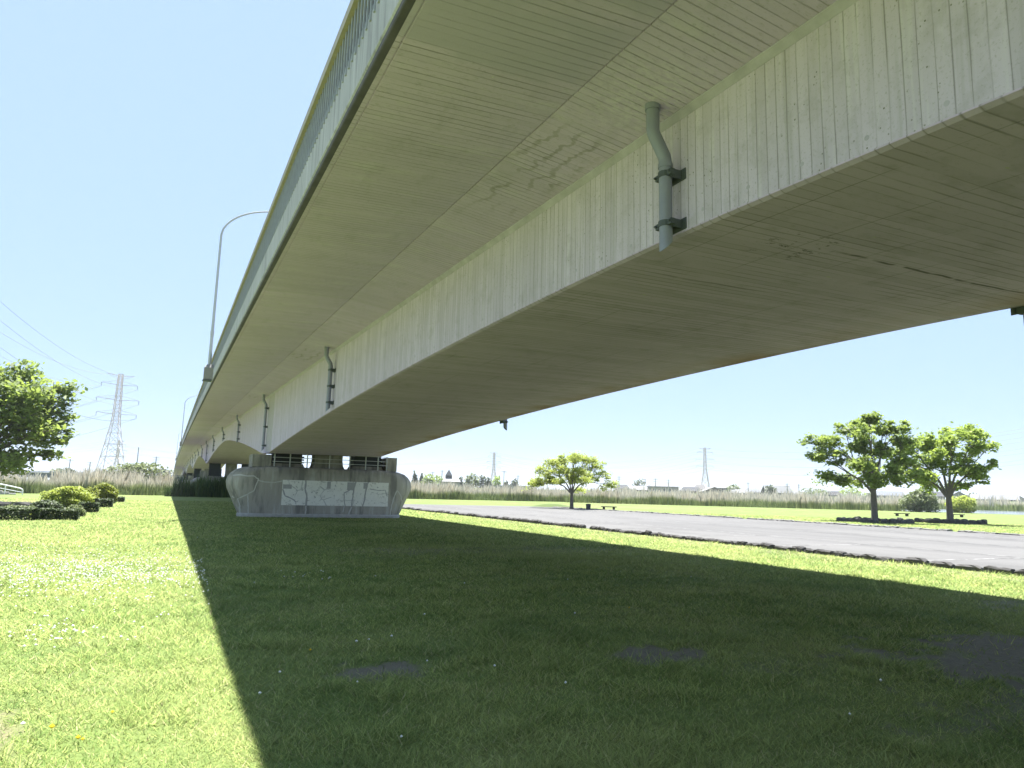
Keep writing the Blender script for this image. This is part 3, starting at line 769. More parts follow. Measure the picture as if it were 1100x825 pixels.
# the two trees beyond the parking lot
tb1 = at_ground(940, 561); tb1[2] = 0
o1 = [(-5.0, 6.6, .75, .45), (-4.6, 5.2, .8, .4), (-3.6, 6.3, 1.0, .5), (-3.6, 3.6, 1.1, .55), (-2.4, 3.4, .8, .4), (-2.6, 5.2, 1.1, .6), (-2.0, 7.4, 1.0, .55), (-1.0, 8.0, .8, .5), (-.9, 6.4, 1.1, .7), (.1, 8.3, .8, .5), (.9, 7.4, 1.1, .6), (2.2, 7.6, 1.0, .5), (2.6, 6.4, 1.0, .6), (.7, 5.8, 1.0, .7), (2.4, 4.9, 1.0, .5), (.6, 3.6, .9, .5), (2.2, 3.2, .7, .35), (-.8, 4.6, .9, .6), (3.3, 3.9, .7, .4)]
tree('broadleaf_tree', 'taller of the two leafy trees beyond the parking lot, on the left', tb1, auto_pads(o1, 22, 3, .8, (.7, 1.1), .6), 2.6, .24, M['leaf_mid'], 13500, .19, group='pair of trees beyond the parking lot', seed=11, forks=6)
tb2 = at_ground(1021, 562); tb2[2] = 0
o2 = [(-4.6, 5.8, .9, .7), (-4.3, 4.4, .9, .6), (-3.0, 6.5, .9, .7), (-3.2, 5.2, 1.0, .8), (-2.0, 4.0, .9, .6), (-1.4, 6.8, 1.0, .7), (-1.0, 5.4, 1.1, .8), (0.2, 7.3, .9, .6), (.3, 6.0, 1.1, .8), (1.6, 7.8, .9, .5), (2.5, 7.2, .9, .5), (2.0, 6.0, 1.1, .7), (3.4, 6.6, .8, .5), (3.5, 5.0, .7, .5), (1.6, 4.4, 1.1, .7), (2.8, 3.8, .8, .5), (.2, 4.6, .9, .6), (1.4, 3.2, .6, .35), (-3.3, 3.6, .6, .4)]
tree('broadleaf_tree', 'shorter, brighter green of the two trees beyond the parking lot, on the right', tb2, auto_pads(o2, 22, 5, .8, (.7, 1.1), .65), 2.2, .25, M['leaf_bright'], 13500, .19, group='pair of trees beyond the parking lot', seed=12, forks=6)
# flat-topped pale tree
tb3 = at_ground(614, 546.5); tb3[2] = 0
o3 = [(x*1.14, z*.97, rx*1.1, rz*.9) for x, z, rx, rz in [(-4.3, 2.6, .8, .5), (-3.4, 3.1, .9, .5), (-3.2, 4.4, .9, .5), (-2.3, 5.2, 1.0, .5), (-1.0, 5.7, 1.0, .4), (.4, 5.8, 1.0, .4), (1.7, 5.6, 1.0, .45), (2.7, 5.0, .9, .5), (3.4, 3.9, .9, .5), (4.2, 2.9, .8, .5), (3.6, 2.5, .8, .4), (-2.4, 3.3, .9, .5), (2.2, 3.6, .9, .5), (-1.2, 4.4, .9, .5), (1.0, 4.5, .9, .5), (0, 3.6, .7, .4)]]
tree('flat_topped_tree', 'pale yellow-green flat-topped tree alone at the far edge of the parking lot', tb3, auto_pads(o3, 30, 8, .85, (.7, 1.0), .45), 1.7, .2, M['leaf_lime'], 15000, .135, seed=13, forks=6, sub=9)
# big tree at the left edge
tb4 = at_dist(-28, 531, 62); tb4[2] = 0
def L(px, py): q = at_dist(px, py, 62)-tb4; dd = np.array([tb4[0], tb4[1]]); dd = dd/np.linalg.norm(dd); return q[0]*dd[1]-q[1]*dd[0], q[2]
o4 = []
for px, py, rx, rz in ((28, 398, 1.0, .7), (38, 405, .9, .5), (12, 408, 1.3, .8), (-8, 412, 1.4, .9), (68, 416, 1.1, .6), (80, 420, .9, .5), (55, 424, 1.2, .7), (30, 428, 1.4, .8), (5, 432, 1.5, .9), (76, 432, .9, .5), (60, 442, 1.2, .6), (40, 448, 1.3, .8), (12, 452, 1.5, .9), (78, 450, .8, .4), (58, 460, 1.1, .5), (80, 466, .7, .35), (70, 474, 1.0, .4), (45, 472, 1.3, .6), (20, 476, 1.4, .8), (-8, 470, 1.5, .9), (52, 488, 1.1, .4), (62, 490, .7, .3), (30, 492, 1.1, .6), (5, 496, 1.3, .7), (-30, 430, 1.8, 1.1), (-45, 460, 1.8, 1.0), (-60, 440, 1.8, 1.0), (-80, 470, 1.6, .9), (-40, 405, 1.5, .9)):
    x, z = L(px, py); o4.append((x, z, rx, rz))
tree('broadleaf_tree', 'large spreading tree at the left edge of the lawn, beside the handrails', tb4, auto_pads(o4, 16, 21, .7, (1.1, 1.7), .5), 2.6, .42, M['leaf_mid'], 12500, .23, seed=14, forks=8, sub=8)

def bush(name, label, base, w, h, dpt, mat, n, ls, cat='bush', group=None, seed=1, box=False, lump=.25, z0=0.0):
    r = np.random.default_rng(seed); root = tag(empty(name, tuple(base)), label, cat, group)
    if h < 2: n = int(n*1.7)
    b = MB()
    for k in range(5): b.tube([(0, 0, -.05), (r.uniform(-.25, .25)*w, r.uniform(-.25, .25)*dpt, h*.6)], [.03+.01*h, .01], 5)
    b.build('stems', M['bark'], root)
    if box:
        q = r.random((n, 3))*2-1; ax = r.integers(0, 3, n); s = np.sign(r.random(n)-.5); dq = 1-np.abs(r.normal(size=n))*.1
        for k in range(3): m = ax == k; q[m, k] = s[m]*dq[m] if k < 2 else dq[m]
        C = q*np.array([w/2, dpt/2, h/2])+np.array([0, 0, h/2]); C[:, 2] += (vnoise(C[:, 0]*3+seed, C[:, 1]*3)-.5)*lump*h
        C[:, 2] = np.maximum(C[:, 2], .02)
    else:
        q = r.normal(size=(n, 3)); q /= np.linalg.norm(q, axis=1)[:, None]; q[:, 2] = np.where(q[:, 2] < -.85, -q[:, 2], q[:, 2])
        lob = 1+lump*2*(vnoise(q[:, 0]*2.2+seed*3, q[:, 1]*2.2+q[:, 2]*2.5)-.5)
        rad = (r.random(n)**.3)*lob
        C = q*rad[:, None]*np.array([w/2, dpt/2, h*.58])+np.array([0, 0, h*.42]); C[:, 2] = np.maximum(C[:, 2], .02+z0)
    leaf_obj('foliage', C, ls, mat, root, .5, 1.5, r); return root

HG = 'clipped planting on the left lawn'
def gpos(x, y): p = at_ground(x, y); p[2] = 0; return p
bush('clipped_hedge', 'long low dark clipped hedge at the left edge of the picture', gpos(12, 559)+[-.4, .3, 0], 2.6, .45, .7, M['leaf_dark'], 3200, .07, 'hedge', HG, 1, True)
bush('clipped_hedge', 'low dark clipped hedge in front of the big rounded shrub', gpos(62, 559)+[0, .4, 0], 1.35, .42, .7, M['leaf_dark'], 2200, .07, 'hedge', HG, 2, True)
bush('low_shrub', 'pale yellowish low shrub between the two front hedges', gpos(43, 558)+[0, .5, 0], .75, .4, .7, M['leaf_yellow'], 900, .08, 'shrub', HG, 3)
bush('low_shrub', 'brownish low shrub at the corner of the front hedge', gpos(80, 555)+[0, .2, 0], .8, .5, .7, M['leaf_grey'], 900, .08, 'shrub', HG, 4)
bush('clipped_hedge', 'small square clipped bush just right of the big rounded shrub', gpos(94, 550.5)+[0, .4, 0], .9, .48, .8, M['leaf_dark'], 1700, .07, 'hedge', HG, 5, True)
bush('clipped_hedge', 'small clipped bush behind the square one, third from the front', gpos(109, 545)+[0, .4, 0], 1.15, .5, .9, M['leaf_dark'], 1500, .08, 'hedge', HG, 6, True)
bush('clipped_hedge', 'last and smallest clipped bush of the row, nearest the reeds', gpos(125, 539.5)+[0, .4, 0], 1.05, .4, .9, M['leaf_dark'], 1200, .09, 'hedge', HG, 7, True)
bush('round_shrub', 'big rounded light green shrub behind the front hedges', gpos(70, 547), 2.4, 1.25, 1.8, M['leaf_lime'], 4200, .1, 'shrub', HG, 8)
bush('round_shrub', 'middle yellow-green shrub of the three behind the clipped hedges', gpos(94, 543), 1.25, 1.15, 1.2, M['leaf_yellow'], 2000, .1, 'shrub', HG, 9)
bush('round_shrub', 'brightest yellow-green shrub, rightmost of the three behind the clipped hedges', gpos(111, 541), 1.7, 1.4, 1.4, M['leaf_yellow'], 2400, .11, 'shrub', HG, 10)
bush('low_shrub', 'dark low shrub left of the big rounded shrub', gpos(48, 550), 1.5, .55, 1.0, M['leaf_dark'], 1500, .08, 'shrub', HG, 11)
bush('low_shrub', 'loose grey-green plants behind the leftmost hedge', gpos(20, 554), 1.9, .45, .9, M['leaf_grey'], 1300, .08, 'shrub', HG, 12)
RB = 'bushes on the river bank'
bush('river_bush', 'round green bush on the bank between the two trees', gpos(988, 550), 7.2, 4.1, 6, M['leaf_grey'], 3000, .34, 'bush', RB, 13)
bush('river_bush', 'light green bush on the bank right of the shorter tree trunk', gpos(1034, 551), 5.4, 3.2, 5, M['leaf_lime'], 1900, .32, 'bush', RB, 14)
tl = at_dist(143, 531, 128); tl[2] = 0
bush('willow_bush', 'wide pale green bush rising above the left reeds below the pylon', tl, 11, 4.6, 7, M['leaf_grey'], 4200, .34, 'bush', None, 15)

# ------------------------------------------------------------------ reeds
def reeds(name, label, poly, n, hmin, hmax, wd, mat, seed, lean=.25):
    r = np.random.default_rng(seed); A, B, C_, D_ = [np.array(p, float) for p in poly]
    u = r.random(n)[:, None]; v = (r.random(n)**1.3)[:, None]
    base = (A*(1-u)+B*u)*(1-v)+(D_*(1-u)+C_*u)*v
    cl = fbm(base[:, 0]*.22, base[:, 1]*.22, 3); c2 = fbm(base[:, 0]*.7+50, base[:, 1]*.7, 3); hh = (hmin+(hmax-hmin)*r.random(n))*np.clip(.95+2.6*(cl-.5)+2.3*(c2-.5), .25, 1.7)
    ang = r.random(n)*math.pi; wv = np.stack([np.cos(ang), np.sin(ang)], -1)*wd*(.6+.8*r.random(n))[:, None]/2
    ln = r.normal(size=(n, 2))*lean*hh[:, None]*.5
    z0 = np.zeros(n)
    P = lambda xy, z: np.concatenate([xy, z[:, None]], 1)
    m = base+ln*.35
    V = np.stack([P(base-wv*.7, z0), P(base+wv*.7, z0), P(m+wv, hh*.6), P(base+ln, hh), P(m-wv, hh*.6)], 1).reshape(-1, 3)
    hg = np.stack([z0, z0, hh*.6, hh, hh*.6], 1)/hmax
    o = link(name, fast_mesh(name, V, 5, {'rnd': np.repeat(r.random(n), 5), 'hgt': hg.ravel()}), mat)
    return tag(o, label, 'reeds', None, 'stuff')
M['weed'] = mat_leaf('weed', (.03, .07, .015), (.09, .14, .03), (.12, .2, .04), .25)
reeds('reed_bed', 'tall beige and green reeds behind the left lawn', ((-52, 92), (1.2, 108), (1.2, 128), (-52, 116)), 19000, 1.2, 2.4, .12, M['reed'], 31)
reeds('weed_patch', 'dark green tall weeds under the bridge at the second pier', ((-.4, 101), (15, 101), (15, 109.2), (-.4, 109.2)), 5200, .9, 1.9, .1, M['weed'], 32)
reeds('reed_bed', 'wide bed of beige and green reeds beyond the parking lot', ((30, 126), (74, 127), (84, 152), (30, 150)), 14000, 1.1, 2.3, .13, M['reed'], 33)
reeds('reed_bed', 'silvery beige reeds behind the flat-topped tree and along the bank', ((70, 122), (128, 92), (146, 118), (84, 150)), 17000, 1.1, 2.3, .13, M['reed'], 34)
reeds('reed_bed', 'distant grey reeds on the far side of the water', ((120, 190), (330, 65), (360, 100), (150, 225)), 15000, 1.8, 3.2, .3, M['reed'], 35)

# river and the flood bank behind it
def sheet(name, pts, mat, z):
    b = MB(); b.poly([(x, y, z) for x, y in pts]); return tag(b.build(name, mat), kind='structure')
nw = NT('river_water'); f_ = nw.noise(nw.scaled(.6, .6, .6), 1, 3); nw.bump(f_, .3, .05); M['water'] = nw.done((.22, .25, .27), .12, .5)
sheet('river', [(118, 118), (150, 60), (260, 60), (240, 125), (140, 182)], M['water'], .02)
def bank(name, x0, y0, x1, y1, hgt, wid, mat):
    d = Vector((x1-x0, y1-y0, 0)); Ln = d.length; d.normalize(); p = Vector((-d.y, d.x, 0)); b = MB(); n = 40; rings = []
    for k in range(n+1):
        c = Vector((x0, y0, 0))+d*Ln*k/n; h = hgt*(.93+.14*vnoise(k*.5, 3.))
        rings.append([c-p*wid, c-p*wid*.3+Vector((0, 0, h)), c+p*wid*.3+Vector((0, 0, h)), c+p*wid+Vector((0, 0, 0))])
    b.loft([[v-Vector((0, 0, .05)) for v in r] for r in rings], closed=False); return tag(b.build(name, mat, smooth=True), kind='structure')
M['bankgrass'] = mat_plain('bank_grass', (.10, .14, .04), .95, .35, .12)
bank('flood_bank', -10, 314, 440, 100, 3.2, 14, M['bankgrass'])

# ------------------------------------------------------------------ stones round the two trees, benches, bin
def ring_of_stones(label, c, a, bb, n, seed, kx=0):
    root = tag(empty('stone_ring', (c[0], c[1], 0)), label, 'stone ring', 'stone rings round the trees'); r = random.Random(seed)
    for k in range(n):
        t = 2*math.pi*k/n; o = link('stone', SM[k % 8], None, root, (a*math.cos(t), bb*math.sin(t), 0))
        o.rotation_euler = (r.uniform(-.08, .08), 0, math.atan2(bb*math.cos(t), -a*math.sin(t))); o.scale = (.85*r.uniform(.9, 1.1), 1.2, r.uniform(1.3, 2.1))
ring_of_stones('ring of dark stones round the taller tree', tb1+[0, 0, 0], 3.0, 2.3, 24, 1)
ring_of_stones('ring of dark stones round the shorter tree', tb2, 2.9, 2.2, 22, 2)
sw = tag(empty('stone_wall', tuple(gpos(10, 547.5))), 'short row of dark stone blocks at the left edge behind the hedges', 'stone wall')
for k, (x, s, h) in enumerate(((-1.3, 1.3, 2.2), (-.35, 1.2, 2.3), (.55, .9, 2.1))):
    o = link('stone', SM[k+1], None, sw, (x, 0, 0)); o.scale = (s, 1.3, h)

def bench(label, base, rz):
    root = tag(empty('park_bench', tuple(base), rz), label, 'bench', 'low benches on the grass')
    for k in range(4):
        b = MB(); b.box(-.85, .85, -.22+k*.115, -.22+k*.115+.095, .27, .36); b.build('slat', M['wood'], root)
    for x in (-.55, .55):
        b = MB(); b.box(x-.12, x+.12, -.18, .18, -.05, .27); b.build('leg', M['wood'], root)
bench('dark low bench on the grass between the two trees', at_ground(969, 554.5), -.6)
bench('dark low bench half hidden behind the shorter tree trunk', at_ground(1028, 555.5), -.6)
bench('dark low bench right of the flat-topped tree', at_ground(654, 547.5), -.5)
bp = at_ground(632, 547.3)
root = tag(empty('litter_bin', (bp[0], bp[1], 0)), 'small dark bin between the flat-topped tree and the bench', 'bin')
b = MB(); b.tube([(0, 0, 0), (0, 0, .5)], [.24, .27], 12); b.build('body', M['darksteel'], root, smooth=True)
b = MB(); b.tube([(0, 0, .5), (0, 0, .56), (0, 0, .62)], [.3, .3, .12], 12); b.build('lid', M['darksteel'], root, smooth=True)
b = MB(); n_ = 24; mc = at_ground(593, 544.5)
rings = [[(3.2*q*math.cos(2*math.pi*k/n_), 1.5*q*math.sin(2*math.pi*k/n_), .42*(1-q*q)**1.2-.03) for k in range(n_)] for q in (1, .85, .65, .4, .15)]
b.loft(rings); o = tag(b.build('grass_mound', M['bankgrass'], None, (mc[0], mc[1], 0), smooth=True), kind='structure')

# ------------------------------------------------------------------ steps with handrails at the left edge
sb = at_ground(24, 531.5); sb[2] = 0
vdir = np.array([sb[0], sb[1]]); vdir = vdir/np.linalg.norm(vdir); rz = math.atan2(-vdir[0], vdir[1])     # local x = right in view, y = away
st = tag(empty('concrete_steps', tuple(sb), rz), 'concrete steps rising to the left beside the large tree', 'steps')
for k in range(9):
    b = MB(); b.box(-.6-.62*(k+1), -.6-.62*k+.003*k, 0, 2.2, -.1, .13*(k+1)); b.build('step', M['farconc'], st)
for yv, lab in ((-.12, 'nearer white tubular handrail of the steps at the left edge'), (2.32, 'farther white tubular handrail of the steps at the left edge')):
    hr = tag(empty('handrail', tuple(sb), rz), lab, 'handrail', 'handrails of the steps')
    b = MB(); b.tube([(0, yv, -.05), (0, yv, .42), (-.08, yv, .58), (-.28, yv, .68), (-1.0, yv, .86), (-6.2, yv, 1.98)], .055, 8); b.build('top_tube', M['white_tube'], hr, smooth=True)
    b = MB(); b.tube([(0, yv, .25), (-.6, yv, .36), (-6.2, yv, 1.5)], .03, 6); b.build('lower_tube', M['white_tube'], hr, smooth=True)
    for x in (-1.6, -3.1, -4.6, -6.1):
        b = MB(); b.tube([(x, yv, -.1), (x, yv, .86+(-x-1)*.215)], .04, 6); b.build('post', M['white_tube'], hr)

# ------------------------------------------------------------------ far side: houses, trees, poles
COL = {}
def cmat(c, rough=.85):
    k = tuple(c)
    if k not in COL: COL[k] = mat_plain('paint_%d' % len(COL), c, rough, .08, .6)
    return COL[k]
HGROUP = 'houses behind the flood bank'
def house(label, px, D, wpx, ytop, roof, wall, gable='side', wh=.55, rot=0, dpt=8, cat='house', name='house'):
    D *= 1.2 if px > 640 else 1.05
    if px > 940: ytop -= 3
    p = at_dist(px, ytop, D); zt = p[2]; bp = (p[0], p[1], 0); d = np.array(p[:2])/math.hypot(p[0], p[1]); rz = math.atan2(-d[0], d[1])+rot
    W = wpx*D/F_PX*1.06; hw = W/2; hd = dpt/2; zw = zt*min(.8, wh+.17)
    root = tag(empty(name, bp, rz), label, cat, HGROUP)
    b = MB()
    if gable == 'side':
        b.box(-hw*.92, hw*.92, -hd*.9, hd*.9, -.2, zw)
        if int(px) % 3 == 0:
            for s in (-1, 1): b.poly([(s*hw*.92, -hd*.9, zw), (s*hw*.92, hd*.9, zw), (s*hw*.92, 0, zt-.25)][::s])
    else:
        b.box(-hw*.92, hw*.92, -hd*.9, hd*.9, -.2, zw)
        for s in (-1, 1): b.poly([(-hw*.92, s*hd*.9, zw), (hw*.92, s*hd*.9, zw), (0, s*hd*.9, zt-.25)][::-s])
    b.build('wall', cmat(wall), root)
    t = .22
    if gable == 'side':
        rk = hw*(.62 if (int(px) % 3) else 1.0); R1 = [(-rk, 0, zt), (rk, 0, zt)]
        if rk < hw:
            for s in (-1, 1):
                b = MB(); q = [(s*rk, 0, zt-.004), (s*hw, -hd*1.08, zw-.254), (s*hw, hd*1.08, zw-.254)]; b.loft([q, [(x, y, z-t) for x, y, z in q]]); b.build('roof', cmat(roof, .6), root)
        for s in (-1, 1):
            b = MB(); e = [(hw, s*hd*1.08, zw-.25), (-hw, s*hd*1.08, zw-.25)]
            q = R1+e; b.loft([[(x, y, z) for x, y, z in q], [(x, y, z-t) for x, y, z in q]]); b.build('roof', cmat(roof, .6), root)
    else:
        R1 = [(0, -hd*1.05, zt), (0, hd*1.05, zt)]
        for s in (-1, 1):
            b = MB(); e = [(s*hw*1.05, hd*1.05, zw-.25), (s*hw*1.05, -hd*1.05, zw-.25)]
            q = R1+e; b.loft([[(x, y, z) for x, y, z in q], [(x, y, z-t) for x, y, z in q]]); b.build('roof', cmat(roof, .6), root)
    nw_ = max(2, int(W/3.2))
    for k in range(nw_):
        x = (k+.5)/nw_*W*.84-W*.42; b = MB(); b.box(x-.6, x+.6, -hd*.9-.04, -hd*.9+.05, zw*.62, zw*.62+min(1.1, zw*.28)); b.build('window', M['glass'], root)
    return root
WH, GR, DK, BL, SV = (.25, .25, .245), (.085, .088, .094), (.03, .031, .034), (.1, .115, .14), (.15, .154, .162)
CR = (.15, .135, .11)
house('pale building with a pointed roof turret, left of the row of far trees', 485, 330, 19, 511.5, SV, WH, 'side', .55)
tp = at_dist(482, 504.5, 346); q_ = at_dist(482, 511.5, 346)
root = bpy.data.objects['house']
b = MB(); zl = q_[2]-.4
b.loft([[(x*k, y*k-0, z) for x, y in ((-1.6, -1.6), (1.6, -1.6), (1.6, 1.6), (-1.6, 1.6))] for z, k in ((zl, 1), (zl+.8, 1), (tp[2], .05))]); b.build('turret', cmat(GR), root, (-1.3, 0, 0))
house('low grey-roofed house immediately right of the flat-topped tree', 668, 345, 16, 520.5, GR, WH)
house('low house with pale roof, left of the two-storey pale house', 686, 350, 22, 522, SV, CR)
house('two-storey pale house with dark windows and a grey gable', 712, 345, 30, 518.5, SV, WH, 'side', .62, .25)
house('long low grey-roofed house right of the two-storey pale house', 742, 340, 22, 523, GR, CR)
house('small dark-roofed house in front of the second pylon', 752, 365, 12, 520.5, DK, WH)
house('bright white-roofed house with a dark gable below the second pylon', 765, 335, 24, 523, WH, DK, 'front', .5, .3)
house('two-storey house with white upper roof right of the second pylon', 776, 360, 18, 520, WH, GR, 'side', .62)
house('small white house with a shallow roof left of the blue-grey roof', 793, 338, 18, 525.5, WH, CR)
house('blue-grey roofed low house left of the big white gable', 811, 345, 24, 524.5, BL, WH)
house('big white steep-roofed house with a dark gable end', 834, 340, 25, 521.5, WH, DK, 'side', .42, .35)
house('low pale house at the right foot of the big white gable', 853, 345, 16, 527, SV, WH)
house('dark grey house between two round far bushes left of the taller tree', 895, 335, 14, 527.5, DK, GR, 'side', .55, .2)
house('low pale house with blue-grey roof seen right of the taller trunk', 954, 340, 24, 530.5, BL, WH)
house('small grey-roofed house seen left of the shorter trunk above the bush', 1004, 345, 16, 531, GR, WH)
house('dark gabled house immediately right of the shorter trunk', 1030, 340, 16, 531, DK, WH, 'front', .5)
house('long pale-roofed house near the right edge', 1068, 335, 34, 534, SV, GR, 'side', .5)
house('small dark-roofed house at the right edge', 1093, 345, 14, 535, DK, WH, 'front', .5)
# low white garden wall on the bank
b = MB(); A_ = at_dist(524, 521, 300); B_ = at_dist(572, 522.5, 300)
wl = tag(empty('garden_wall', (A_[0], A_[1], 0)), 'long low white wall below the dark far trees', 'wall')
b.bar((0, 0, 3.6), (B_[0]-A_[0], B_[1]-A_[1], 3.6), .3, 1.5); b.build('wall_face', cmat(WH), wl); b = MB(); b.bar((0, 0, 4.4), (B_[0]-A_[0], B_[1]-A_[1], 4.4), .45, .12); b.build('wall_cap', cmat(SV), wl)

def far_tree(label, px, D, wpx, ytop, mat, seed, conifer=False):
    p = at_dist(px, ytop, D); h = p[2]; W = wpx*D/F_PX; r = np.random.default_rng(seed)
    root = tag(empty('far_tree', (p[0], p[1], 0)), label, 'tree', 'far trees on the horizon')
    b = MB(); b.tube([(0, 0, -.1), (0, 0, h*.5)], [.35, .2], 6); b.build('trunk', M['bark'], root)
    n = int(260+wpx*32); q = r.normal(size=(n, 3)); q /= np.linalg.norm(q, axis=1)[:, None]
    lob = .72+.62*vnoise(q[:, 0]*2+seed*2.3, q[:, 2]*2+q[:, 1]); q = q*(r.random(n)**.33*lob)[:, None]
    if conifer: q[:, :2] *= (1-.62*np.clip(q[:, 2:]+.2, 0, 1))
    C = q*np.array([W/2, W/2, h*.46])+np.array([0, 0, h*.54]); C[:, 2] = np.maximum(.3, C[:, 2])
    leaf_obj('crown', C, .75, mat, root, .5, 1.4, r)
D_, G_, B_m, L_ = M['leaf_dark'], M['leaf_grey'], M['leaf_bright'], M['leaf_lime']
for k, (lab, px, wpx, yt, mt, cf) in enumerate((
    ('dark conifer hard against the right end of the nearest pier', 446, 8, 507, D_, True), ('second dark conifer right of the nearest pier', 453, 7, 509, D_, True),
    ('light green round tree left of the pale turret building', 461, 13, 510, M['leaf_mid'], False), ('wide green tree touching the left of the pale turret building', 471, 15, 511, M['leaf_mid'], False),
    ('dark tree touching the right of the pale turret building', 494, 10, 513, D_, False), ('grey-green tall tree in the middle of the far row', 506, 14, 509, G_, False),
    ('dark round tree left of the small distant pylon', 518, 9, 511, D_, False), ('small dark tree just left of the bright green far tree', 525, 6, 513, D_, False),
    ('bright green far tree right of the small distant pylon', 534, 9, 512, B_m, False), ('small dark bush-like tree above the white wall end', 553, 9, 516, D_, False), ('tiny dark tree between the bright far tree and the wall end', 544, 5, 517, D_, False),
    ('dark round tree above the low houses right of the flat-topped tree', 687, 13, 514, D_, False), ('pale green tree behind the house with the white upper roof', 789, 14, 521, G_, False),
    ('dark tree behind the big white steep-roofed house', 828, 11, 521.5, D_, False), ('yellowish tree right of the big white steep-roofed house', 846, 10, 523, L_, False),
    ('round grey-green far tree, leftmost of two left of the taller tree', 875, 28, 524, G_, False), ('round darker far tree directly behind the taller tree branches', 914, 22, 524, M['leaf_mid'], False),
    ('dark tree right of the shorter tree trunk', 1046, 17, 530, D_, False), ('small pale tree at the right foot of the taller tree', 935, 9, 529, G_, False),
    ('small grey-green far tree above the left viaduct', 62, 14, 503.5, G_, False), ('second small far tree above the left viaduct', 75, 10, 502, D_, False))):
    far_tree(lab, px, (330 if px < 640 else 385)+((k*37) % 60), wpx*1.12, yt, mt, 100+k, cf)

def utility_pole(label, px, ytop, D, arms=1):
    p = at_dist(px, ytop, D); h = p[2]; d = np.array(p[:2])/math.hypot(p[0], p[1])
    root = tag(empty('utility_pole', (p[0], p[1], 0), math.atan2(-d[0], d[1])), label, 'utility pole', 'far utility poles')
    b = MB(); b.tube([(0, 0, -.1), (0, 0, h)], [.26, .17], 7); b.build('pole', M['polec'], root)
    for k in range(arms):
        b = MB(); b.bar((-1.3, 0, h-.5-.9*k), (1.3, 0, h-.5-.9*k), .16); b.build('crossarm', M['polec'], root)
for lab, px, yt, dd, na in (('utility pole left of the pale turret building', 465, 506.5, 360, 1), ('utility pole touching the pale turret building', 475, 505, 345, 1),
    ('utility pole right of the bright green far tree', 541.5, 505.5, 350, 1), ('utility pole over the right end of the white wall', 556.5, 510.5, 350, 2), ('utility pole at the left of the flat-topped tree crown', 588, 509, 350, 1),
    ('utility pole just right of the flat-topped tree', 665, 511.5, 350, 2), ('utility pole above the two-storey pale house', 704, 514, 360, 2), ('utility pole right of the two-storey pale house roof', 718, 515, 380, 2),
    ('utility pole between the white wall houses right of the second pylon', 803.5, 518, 360, 1), ('utility pole behind the big white steep roof', 845.5, 519, 360, 2), ('utility pole right of the big white steep roof', 858, 520, 360, 2),
    ('tall bare mast right of the big left pylon', 149, 480.5, 330, 0), ('utility pole left of the bridge above the viaduct', 168, 490.5, 330, 3), ('utility pole beside the large left tree', 75.5, 493, 340, 1), ('short utility pole close to the large left tree', 97, 496, 360, 2)):
    utility_pole(lab, px, yt, dd, na)

# ------------------------------------------------------------------ pylons and their cables
def pylon(label, px, ytop, D, rot, thick=.3):
    p = at_dist(px, ytop, D); h = p[2]; d = np.array(p[:2])/math.hypot(p[0], p[1]); rz = math.atan2(-d[0], d[1])+rot
    root = tag(empty('power_pylon', (p[0], p[1], 0), rz), label, 'pylon', 'power pylons')
    def half(z):
        t = z/h
        return h*(.108*(1-t/.58)+.027*(t/.58)) if t < .58 else h*(.027-(t-.58)/.42*.011)
    zs = [0, .13, .26, .37, .47, .55, .62, .69, .76, .83, .90, .95, 1.0]; zs = [z*h for z in zs]
    for sx, sy in ((-1, -1), (1, -1), (1, 1), (-1, 1)):
        b = MB()
        for z0, z1 in zip(zs, zs[1:]): b.bar((sx*half(z0), sy*half(z0), z0), (sx*half(z1), sy*half(z1), z1), thick)
        b.build('leg', M['pylon'], root)
    b = MB(); t2 = thick*.6
    for z0, z1 in zip(zs, zs[1:]):
        a, c = half(z0), half(z1)
        for s in (-1, 1):
            b.bar((-a, s*a, z0), (c, s*c, z1), t2); b.bar((a, s*a, z0), (-c, s*c, z1), t2); b.bar((s*a, -a, z0), (s*c, c, z1), t2); b.bar((s*a, a, z0), (s*c, -c, z1), t2)
            b.bar((-c, s*c, z1), (c, s*c, z1), t2); b.bar((s*c, -c, z1), (s*c, c, z1), t2)
    tag(b.build('bracing', M['pylon'], root), kind='stuff')
    tips = []
    for z, wd in ((.985, .115), (.90, .15), (.765, .175), (.635, .165)):
        b = MB(); zz = z*h; w_ = wd*h; c = half(zz)
        for s in (-1, 1):
            b.bar((s*c, c, zz), (s*w_, 0, zz+.01*h), t2); b.bar((s*c, -c, zz), (s*w_, 0, zz+.01*h), t2); b.bar((s*c, 0, zz+.04*h if z < .95 else zz-.03*h), (s*w_, 0, zz+.01*h), t2)
        b.build('crossarm', M['pylon'], root)
        for s in (-1, 1):
            if z < .95:
                q = MB(); q.tube([(s*w_, 0, zz+.01*h), (s*w_, 0, zz-.025*h)], .11, 6); q.build('insulator', M['polec'], root)
            tips.append(Matrix.Translation(root.location) @ Matrix.Rotation(rz, 4, 'Z') @ Vector((s*w_, 0, zz-(.025*h if z < .95 else 0))))
    return tips
def cables(label, group, ta, tb, sag, rad=.05):
    lv = ['uppermost', 'second', 'third', 'lowest'][-((len(ta)+1)//2):] if len(ta) != 4 else ['upper', 'lower']
    for j, (a, c) in enumerate(zip(ta, tb)):
        pts = []
        for k in range(25):
            t = k/24; q = a.lerp(c, t); pts.append((q.x, q.y, q.z-sag*4*t*(1-t)))
        b = MB(); b.tube(pts, rad, 4); o = b.build('power_cable', M['wire']); tag(o, lv[j//2]+(' left-arm ' if j % 2 == 0 else ' right-arm ')+label, 'cable', group)
P1 = pylon('big lattice pylon standing left of the bridge', 130, 402, 330, .3, .2)
P1b = pylon('small distant pylon seen through the legs of the big one', 128, 473, 700, .2, .34)
